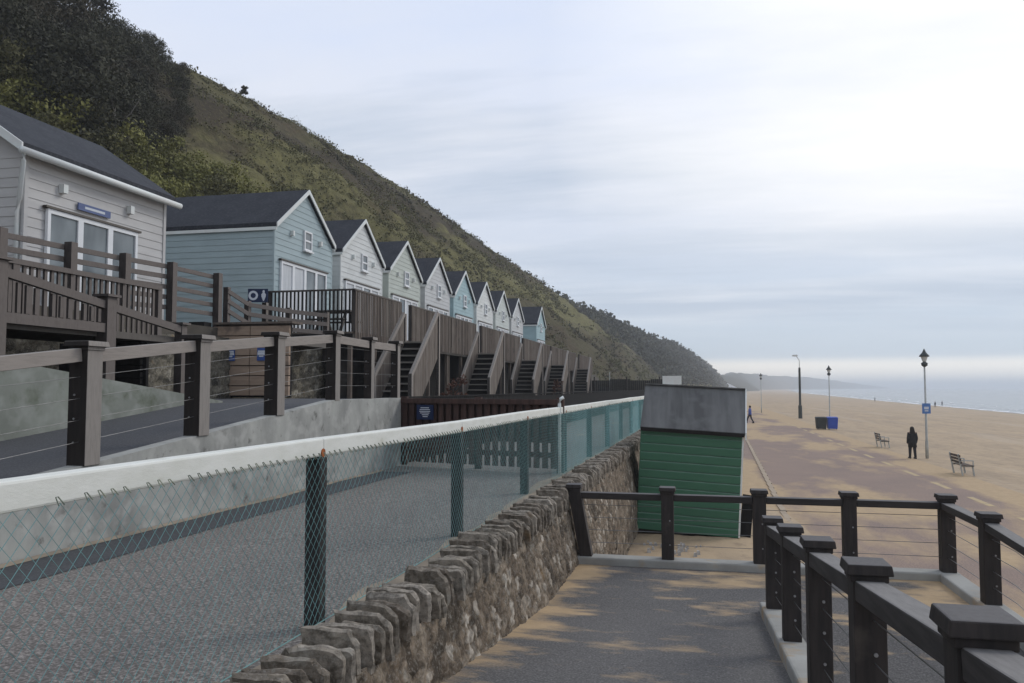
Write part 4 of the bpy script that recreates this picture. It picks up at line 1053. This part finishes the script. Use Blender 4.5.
sign('gate_notice', (-4.72, 13.93, 3.44), (.964, -.264, 0), .36, .27, 'navy', 'navy notice with lines of white text on the brown gate', [(0, .6, .5, .05), (0, .36, .62, .05), (0, .12, .66, .05), (0, -.10, .56, .05), (.05, -.34, .40, .05), (.05, -.58, .3, .05)])
yf = thing('yard_fence', (-5.4, 14.3, LN), 'dark brown close boarded fence running away along the lane below the stairs', 'fence')
b = MB()
for y in np.arange(14.3, 74, .16): b.box(fence_x(5.72, y), fence_x(5.69, y), y, y + .145, LN, 3.68 if y < 26 else 3.62)
b.build('boards', 'fencedark', yf)
b = MB(); b.beam((fence_x(5.70, 14.3), 14.3, 3.70), (fence_x(5.70, 74), 74, 3.62), .06, .03); b.build('capping', 'fencedark', yf)
df = thing('dark_fence', (-8, 80, LN), 'black timber fence closing off the yard beyond the last stair', 'fence')
b = MB()
for x in np.arange(-13, -1.0, .2): b.box(x, x + .18, 80 + .02 * (int(x * 5) % 2), 80.05 + .02 * (int(x * 5) % 2), 2.2, 4.55 + .12 * (int(x / 2) % 2))
b.build('boards', 'fencedark', df)
for x in (-9.4, -6.2, -3.0): MB().box(x, x + .12, 79.86, 79.98, 2.2, 4.9).build('post', 'timber', df)
mp = tag(MB().tube([(-9.0, 92, 2.4), (-9.0, 92, 5.6)], .05, 8).build('thin_pole', 'lamppole'), 'thin grey pole at the slope foot beyond the black fence', 'pole')
wp = tag(MB().tube([(-2.12, 13.15, LN), (-2.12, 13.15, 3.62), (-2.10, 13.15, 3.70), (-2.05, 13.15, 3.73)], .028, 8).build('white_standpipe', 'white', smooth=True), 'thin white standpipe with bent top next to the gate end', 'pipe')
for k, (x, y, s) in enumerate(((-7.2, 24.2, 1.1), (-7.4, 45.5, 1.1))):
    make_plant('red_shrub', (x, y, 3.15), 1.0 * s, .5, 170 + k, 'leafred', ['rusty red shrub growing beside the first boarded stair', 'smaller looking far rusty red shrub under the distant stairs'][k], 'shrub', None, 12, 22, .10, zlow=.3, limbs=3)
bb_ = thing('white_board', (-.9, 40.8, 2.5), 'white board raised on posts at the wall top behind the green hut', 'sign')
MB().box(-1.35, -.42, 40.78, 40.82, 4.02, 4.45).build('board', 'white', bb_)
for x in (-1.2, -.55): MB().box(x - .03, x + .03, 40.83, 40.89, 1.5, 4.4).build('post', 'white', bb_)
b = MB(); b.poly([(0, 0, 0)] * 3); 

# ------------------------------------------------------------------ green beach hut
GR = R(-1.5); GT = R(3.1); gw, gdp = 2.29, 1.75
go = Vector((-1.26, 19.3, .44))
grn = thing('green_beach_hut', tuple(go), 'dark green boarded beach hut with grey felt roof behind the landing railing', 'beach hut')
def rotmb(b): 
    c, s = math.cos(GR), math.sin(GR); ct, st_ = math.cos(GT), math.sin(GT)
    b.v = [(x * ct + z * st_, y, -x * st_ + z * ct + .055) for x, y, z in b.v]
    b.v = [(go.x + x * c - y * s, go.y + x * s + y * c, go.z + z) for x, y, z in b.v]; return b
he, ha = 2.52, 3.40
b = MB(); 
for k in range(12):
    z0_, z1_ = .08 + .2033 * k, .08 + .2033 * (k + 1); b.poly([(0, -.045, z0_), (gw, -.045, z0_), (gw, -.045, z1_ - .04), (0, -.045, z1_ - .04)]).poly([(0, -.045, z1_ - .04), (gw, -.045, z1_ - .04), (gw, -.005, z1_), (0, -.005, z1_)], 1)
    b.poly([(0, -.005, z1_), (gw, -.005, z1_), (gw, -.045, z1_), (0, -.045, z1_)])
clap_flat(b, (gw, 0), (gw, gdp), (1, 0, 0), .08, he, .2, .022); clap_flat(b, (gw, gdp), (0, gdp), (0, 1, 0), .08, he, .2, .022); clap_flat(b, (0, gdp), (0, 0), (-1, 0, 0), .08, he, .2, .022)
for x in (0, gw): b.poly([(x, 0, he), (x, gdp, he), (x, gdp / 2, ha)])
b.box(-.025, .06, -.03, .0, .08, he)
MT['greenlit'] = M('sky lit green board edge', (.15, .25, .19), (.10, .19, .14), 3, (.6, 1, 1), .7, .1)  # sky highlight on the board chamfers, painted as a paler green
rotmb(b).build('wall', [PAINT['green'], 'greenlit'], grn)
b = MB()
for s in (-1, 1):
    ye = gdp / 2 + s * (gdp / 2 + .12); zz = he - .1
    b.extr([(-.03, gdp / 2, ha + .02), (-.03, ye, zz), (-.03, ye, zz + .06), (-.03, gdp / 2, ha + .08)][::s], (gw + .09, 0, 0))
rf = rotmb(b).build('roof', 'felt', grn)
b = MB(); x = gw + .062
for s in (-1, 1):
    ye = gdp / 2 + s * (gdp / 2 + .13); zz = he - .1
    b.extr([(x, gdp / 2, ha + .09), (x, gdp / 2, ha - .08), (x, ye, zz - .10), (x, ye, zz + .07)][::s], (.03, 0, 0))
rotmb(b).build('bargeboard', 'white', rf)
rotmb(MB().box(-.03, gw + .06, gdp / 2 - .07, gdp / 2 + .07, ha + .075, ha + .105)).build('ridge_cap', 'felt', rf)
rotmb(MB().box(-.02, gw + .05, -.135, -.11, he - .14, he - .055)).build('eave_board', 'fencedark', rf)
for ya in (-.03, gdp - .06): rotmb(MB().box(gw - .002, gw + .04, ya, ya + .08, .08, he - .1)).build('corner_trim', 'white', grn)
rotmb(MB().box(.0, gw, 0, gdp, .0, .08)).build('floor_frame', 'fencedark', grn)
for i, x in enumerate((1.15, 2.1)):
    o = rotmb(MB().box(x, x + .3, -.02, .14, -.1, .0)).build('prop_block', ['brick', 'timber'][i], grn)
pl = rotmb(MB().beam((gw + .16, .35, 0.02), (gw + .22, .55, 1.0), .26, .06, up=(0, 1, 0))).build('leaning_plank', 'fencedark'); tag(pl, 'dark plank leaning at the right side of the green hut', 'plank')
PZ = .42; b = MB(); rr = np.random.default_rng(3)
for k in range(26):
    x, y = -.85 + .9 * rr.random(), 16.9 + 1.3 * rr.random(); s = .02 + .035 * rr.random()
    x0 = x + .2 * rr.normal(); b.hexa([(x0 - s, y - s, PZ), (x0 + s, y - s, PZ), (x0 + s, y + s, PZ), (x0 - s, y + s, PZ), (x0 - s * .6, y - s * .6, PZ + .05 + s), (x0 + s * .6, y - s * .5, PZ + .06 + s), (x0 + s * .5, y + s * .5, PZ + .05 + s), (x0 - s * .5, y + s * .5, PZ + .06 + s)])
o = b.build('pebbles', 'shingle', kind='stuff')

# ------------------------------------------------------------------ promenade furniture
def lamp(x, y, label, H=6.0):
    t = thing('street_lamp', (x, y, 0), label, 'street lamp', 'old style lamps along the promenade')
    b = MB().tube([(x, y, 0), (x, y, .9), (x, y, 1.0), (x, y, H - .95)], [.085, .08, .06, .045], 10); b.build('pole', 'lamppole', t, smooth=True)
    MB().tube([(x, y, H - 1.0), (x, y, H - .93), (x, y, H - .80), (x, y, H - .70)], [.05, .15, .17, .06], 10).build('collar', 'steel', t, smooth=True)
    MB().tube([(x, y, H - .70), (x, y, H - .42)], [.10, .19], 8).build('lantern', 'lantern', t)
    MB().tube([(x, y, H - .44), (x, y, H - .38), (x, y, H - .20), (x, y, H - .12), (x, y, H)], [.26, .25, .10, .07, .015], 10).build('lantern_cap', 'steel', t, smooth=True)
    return t
lamp(12.6, 47.9, 'nearest old style lamp post with a blue sign on its pole', 6.0)
lamp(13.2, 82.8, 'old style lamp post rising behind the two bins', 6.0)
lamp(10.5, 127, 'farthest old style lamp post near the green hut', 6.0)
sign('lamp_sign', (12.6, 47.78, 2.72), (.976, .216, 0), .46, .56, 'lamblue', 'square blue sign fixed to the nearest lamp post', [(0, .1, .55, .25), (0, -.45, .45, .12)])
mx_ = thing('mast_lamp', (13.3, 105, 0), 'tall thick black mast with a thin top and a pale lamp head', 'lamp post')
MB().tube([(13.3, 105, 0), (13.3, 105, 1.6), (13.3, 105, 1.65), (13.3, 105, 6.3)], [.24, .23, .15, .13], 10).build('pole', 'steel', mx_)
MB().tube([(13.3, 105, 6.3), (13.3, 105, 7.2), (12.95, 105, 7.75)], [.045, .04, .035], 6).build('mast', 'lamppole', mx_)
MB().box(12.5, 13.1, 104.85, 105.15, 7.7, 7.9).build('lamp_head', 'white', mx_)
def binn(x, y, mat, label):
    t = thing('bin', (x, y, 0), label, 'bin')
    b = MB(); b.hexa([(x - .40, y - .38, .06), (x + .40, y - .38, .06), (x + .40, y + .38, .06), (x - .40, y + .38, .06), (x - .46, y - .44, 1.02), (x + .46, y - .44, 1.02), (x + .46, y + .44, 1.02), (x - .46, y + .44, 1.02)])
    b.build('body', mat, t, bevel=.03)
    MB().hexa([(x - .49, y - .47, 1.02), (x + .49, y - .47, 1.02), (x + .49, y + .47, 1.02), (x - .49, y + .47, 1.02), (x - .42, y - .42, 1.12), (x + .42, y - .42, 1.12), (x + .42, y + .42, 1.16), (x - .42, y + .42, 1.16)]).build('lid', mat, t, bevel=.02)
    for dx in (-.33, .33): MB().tube([(x + dx - .03, y - .3, .08), (x + dx + .03, y - .3, .08)], .08, 8).build('wheel', 'bin', t)
binn(11.72, 78.4, 'bin', 'black square bin left of the blue bin on the promenade edge'); binn(12.72, 78.6, 'blue', 'bright blue square bin at the promenade edge')
def bench(x, y, label):
    t = thing('bench', (x, y, 0), label, 'bench', 'benches facing the sea')
    b = MB()
    for k in range(4): b.box(x - .12 + .12 * k, x - .03 + .12 * k, y - .75, y + .75, .43, .465)
    b.build('seat', 'deck', t)
    b = MB()
    for k in range(3): b.beam((x - .17 - .03 * k, y - .75, .58 + .14 * k), (x - .17 - .03 * k, y + .75, .58 + .14 * k), .03, .10)
    b.build('backrest', 'decklow', t)
    for dy in (-.6, .6):
        b = MB().beam((x - .10, y + dy, 0), (x - .26, y + dy, .95), .05, .06).beam((x + .36, y + dy, 0), (x + .30, y + dy, .43), .05, .06).beam((x - .15, y + dy, .41), (x + .36, y + dy, .41), .05, .05).beam((x - .2, y + dy, .66), (x + .34, y + dy, .66), .05, .04).beam((x + .33, y + dy, .43), (x + .33, y + dy, .66), .04, .04)
        b.build('frame', 'lamppole', t)
    return t
bench(11.75, 39.5, 'slatted bench on the sand edge at right, nearest to the railing'); bench(12.0, 55.9, 'more distant slatted bench on the sand behind the woman in black')

# ------------------------------------------------------------------ people
def skin_mesh(name, pts, edges, rad, mat, par, sub=1, root=0):
    me = bpy.data.meshes.new(name + '_rig'); me.from_pydata(pts, edges, []); o = bpy.data.objects.new(name + '_rig', me); COL.objects.link(o)
    o.modifiers.new('skin', 'SKIN'); sv = me.skin_vertices[0].data
    for k, r in enumerate(rad): sv[k].radius = (r, r) if not isinstance(r, tuple) else r
    sv[root].use_root = True
    s = o.modifiers.new('sub', 'SUBSURF'); s.levels = s.render_levels = sub
    dg = bpy.context.evaluated_depsgraph_get(); m2 = bpy.data.meshes.new_from_object(o.evaluated_get(dg)); m2.name = name
    bpy.data.objects.remove(o)
    ob = bpy.data.objects.new(name, m2); m2.materials.clear(); m2.materials.append(MT[mat]); COL.objects.link(ob); ob.parent = par
    m2.polygons.foreach_set('use_smooth', [True] * len(m2.polygons)); return ob
def ring_loft(rings, n=14):
    b = MB()
    for i, (cx, cy, z, rx, ry) in enumerate(rings):
        for j in range(n): a = 2 * math.pi * j / n; b.v.append((cx + rx * math.cos(a), cy + ry * math.sin(a), z))
    for i in range(len(rings) - 1):
        for j in range(n): b.f.append((i * n + j, i * n + (j + 1) % n, (i + 1) * n + (j + 1) % n, (i + 1) * n + j)); b.mi.append(0)
    b.f.append(tuple(range(n))[::-1]); b.mi.append(0); k = (len(rings) - 1) * n; b.f.append(tuple(range(k, k + n))); b.mi.append(0)
    return b
def person(loc, rz, label, top, legs, H=1.68, stride=.12, longcoat=True, hair='long', group=None, detail=True):
    t = thing('person', loc, label, 'person', group); t.rotation_euler = (0, 0, rz); k = H / 1.7; ORG[t.name] = (0, 0, 0)
    s = stride                               # figure faces +Y
    pts = [(0, 0, .93), (0, 0, 1.12), (0, 0, 1.36), (0, .0, 1.46), (0, .015, 1.53), (0, .02, 1.62), (0, .02, 1.69),
           (-.10, 0, .88), (-.10, s * .6, .48), (-.095, s * .9, .08), (-.10, s * .9 + .15, .03),
           (.10, 0, .88), (.10, -s * .3, .48), (.10, -s * .95, .09), (.10, -s * .9 + .14, .03),
           (-.17, 0, 1.40), (-.225, -.02, 1.12), (-.22, .06, .88), (-.215, .10, .78), (.17, 0, 1.40), (.225, .0, 1.12), (.22, .07, .88), (.215, .11, .78)]
    ed = [(0, 1), (1, 2), (2, 3), (3, 4), (4, 5), (5, 6), (0, 7), (7, 8), (8, 9), (9, 10), (0, 11), (11, 12), (12, 13), (13, 14), (2, 15), (15, 16), (16, 17), (17, 18), (2, 19), (19, 20), (20, 21), (21, 22)]
    rd = [.13, .115, .12, .06, .055, .095, .07, .085, .06, .042, .035, .085, .06, .042, .035, .06, .05, .038, .035, .06, .05, .038, .035]
    pts = [tuple(c * k for c in p) for p in pts]; rd = [r * k for r in rd]
    skin_mesh('body', pts, ed, rd, 'skin' if detail else legs, t, 2)
    zl_ = .62 if longcoat else .84
    b = ring_loft([(0, 0, zl_ * k, .235 * k, .17 * k), (0, 0, .95 * k, .20 * k, .155 * k), (0, 0, 1.12 * k, .175 * k, .14 * k), (0, 0, 1.32 * k, .205 * k, .14 * k), (0, 0, 1.43 * k, .17 * k, .11 * k), (0, .01, 1.50 * k, .075 * k, .075 * k)])
    for sg in (-1, 1):
        b.tube([(sg * .17 * k, 0, 1.41 * k), (sg * .235 * k, -.02 * k, 1.12 * k), (sg * .225 * k, .07 * k, .84 * k)], [.075 * k, .062 * k, .052 * k], 10)
    b.build('coat', top, t, smooth=True)
    b = MB()
    for sg, f in ((-1, 1), (1, -1)):
        a = (.6, .9) if sg < 0 else (-.3, -.95)
        b.tube([(sg * .10 * k, 0, .92 * k), (sg * .10 * k, s * a[0] * k, .48 * k), (sg * .098 * k, s * a[1] * k, .09 * k)], [.115 * k, .08 * k, .062 * k], 10)
        b.tube([(sg * .10 * k, (s * a[1] - .06) * k, .045 * k), (sg * .10 * k, (s * a[1] + .17) * k, .04 * k)], [.055 * k, .045 * k], 8)
    b.build('trousers', legs, t, smooth=True)
    if hair == 'long': b = ring_loft([(0, -.045 * k, 1.27 * k, .13 * k, .06 * k), (0, -.05 * k, 1.42 * k, .14 * k, .085 * k), (0, -.015 * k, 1.58 * k, .115 * k, .115 * k), (0, 0, 1.68 * k, .10 * k, .11 * k), (0, .0, 1.74 * k, .05 * k, .05 * k)])
    else: b = ring_loft([(0, -.035 * k, 1.53 * k, .075 * k, .06 * k), (0, -.02 * k, 1.62 * k, .105 * k, .105 * k), (0, 0, 1.70 * k, .09 * k, .10 * k), (0, .0, 1.745 * k, .04 * k, .04 * k)])
    b.build('hair', 'hair', t, smooth=True)
    if detail:
        b = MB(); b.tube([(0, .108 * k, 1.60 * k), (0, .135 * k, 1.575 * k)], [.012 * k, .018 * k], 6); b.build('nose', 'skin', t)
    return t
person((11.8, 47.6, 0), R(8), 'woman with long dark hair in a black coat walking away past the lamp', 'coat', 'trouser', 1.70)
person((6.25, 90, 0), R(72), 'walker in blue jacket and black trousers half hidden by the green hut', 'jblue', 'trouser', 1.85, .34, False, 'short')
def beachz(x, y):
    sh = interp(SHORE, y)[0]; q = (x - 11.4) / (sh - 11.4); return -3.0 * q ** 1.3
for (px, py_, lab, top) in ((934, 408, 'tiny dark figure near the surf just right of the nearest lamp post', 'coat'), (941, 405, 'tiny grey figure by the surf beside a dark one right of the lamp', 'jgrey'), (874, 402, 'tiny grey figure at the waterline left of the nearest lamp', 'jgrey')):
    u = (px - 512) / 800; ang = math.atan(u) - R(12.54); dist = 6.6 * 800 / (py_ - 387) * math.hypot(1, u)
    x, y = dist * math.sin(ang), dist * math.cos(ang)
    person((x, y, max(beachz(x, y), -2.95)), R(30), lab, top, 'trouser', 1.75, .15, False, 'short', None, False)

# ------------------------------------------------------------------ sea air
hb = MB().box(-4600, 4600, -400, 9100, -4.6, 41).build('haze', 'white', kind='stuff')
hm = bpy.data.materials.new('sea haze'); hm.use_nodes = True; nt = hm.node_tree; nt.nodes.remove(nt.nodes['Principled BSDF'])
pvn = nt.nodes.new('ShaderNodeVolumePrincipled'); pvn.inputs['Color'].default_value = (.86, .90, .95, 1); pvn.inputs['Density'].default_value = .00060; pvn.inputs['Anisotropy'].default_value = .2
nt.links.new(pvn.outputs[0], nt.nodes['Material Output'].inputs['Volume']); hb.data.materials.clear(); hb.data.materials.append(hm)
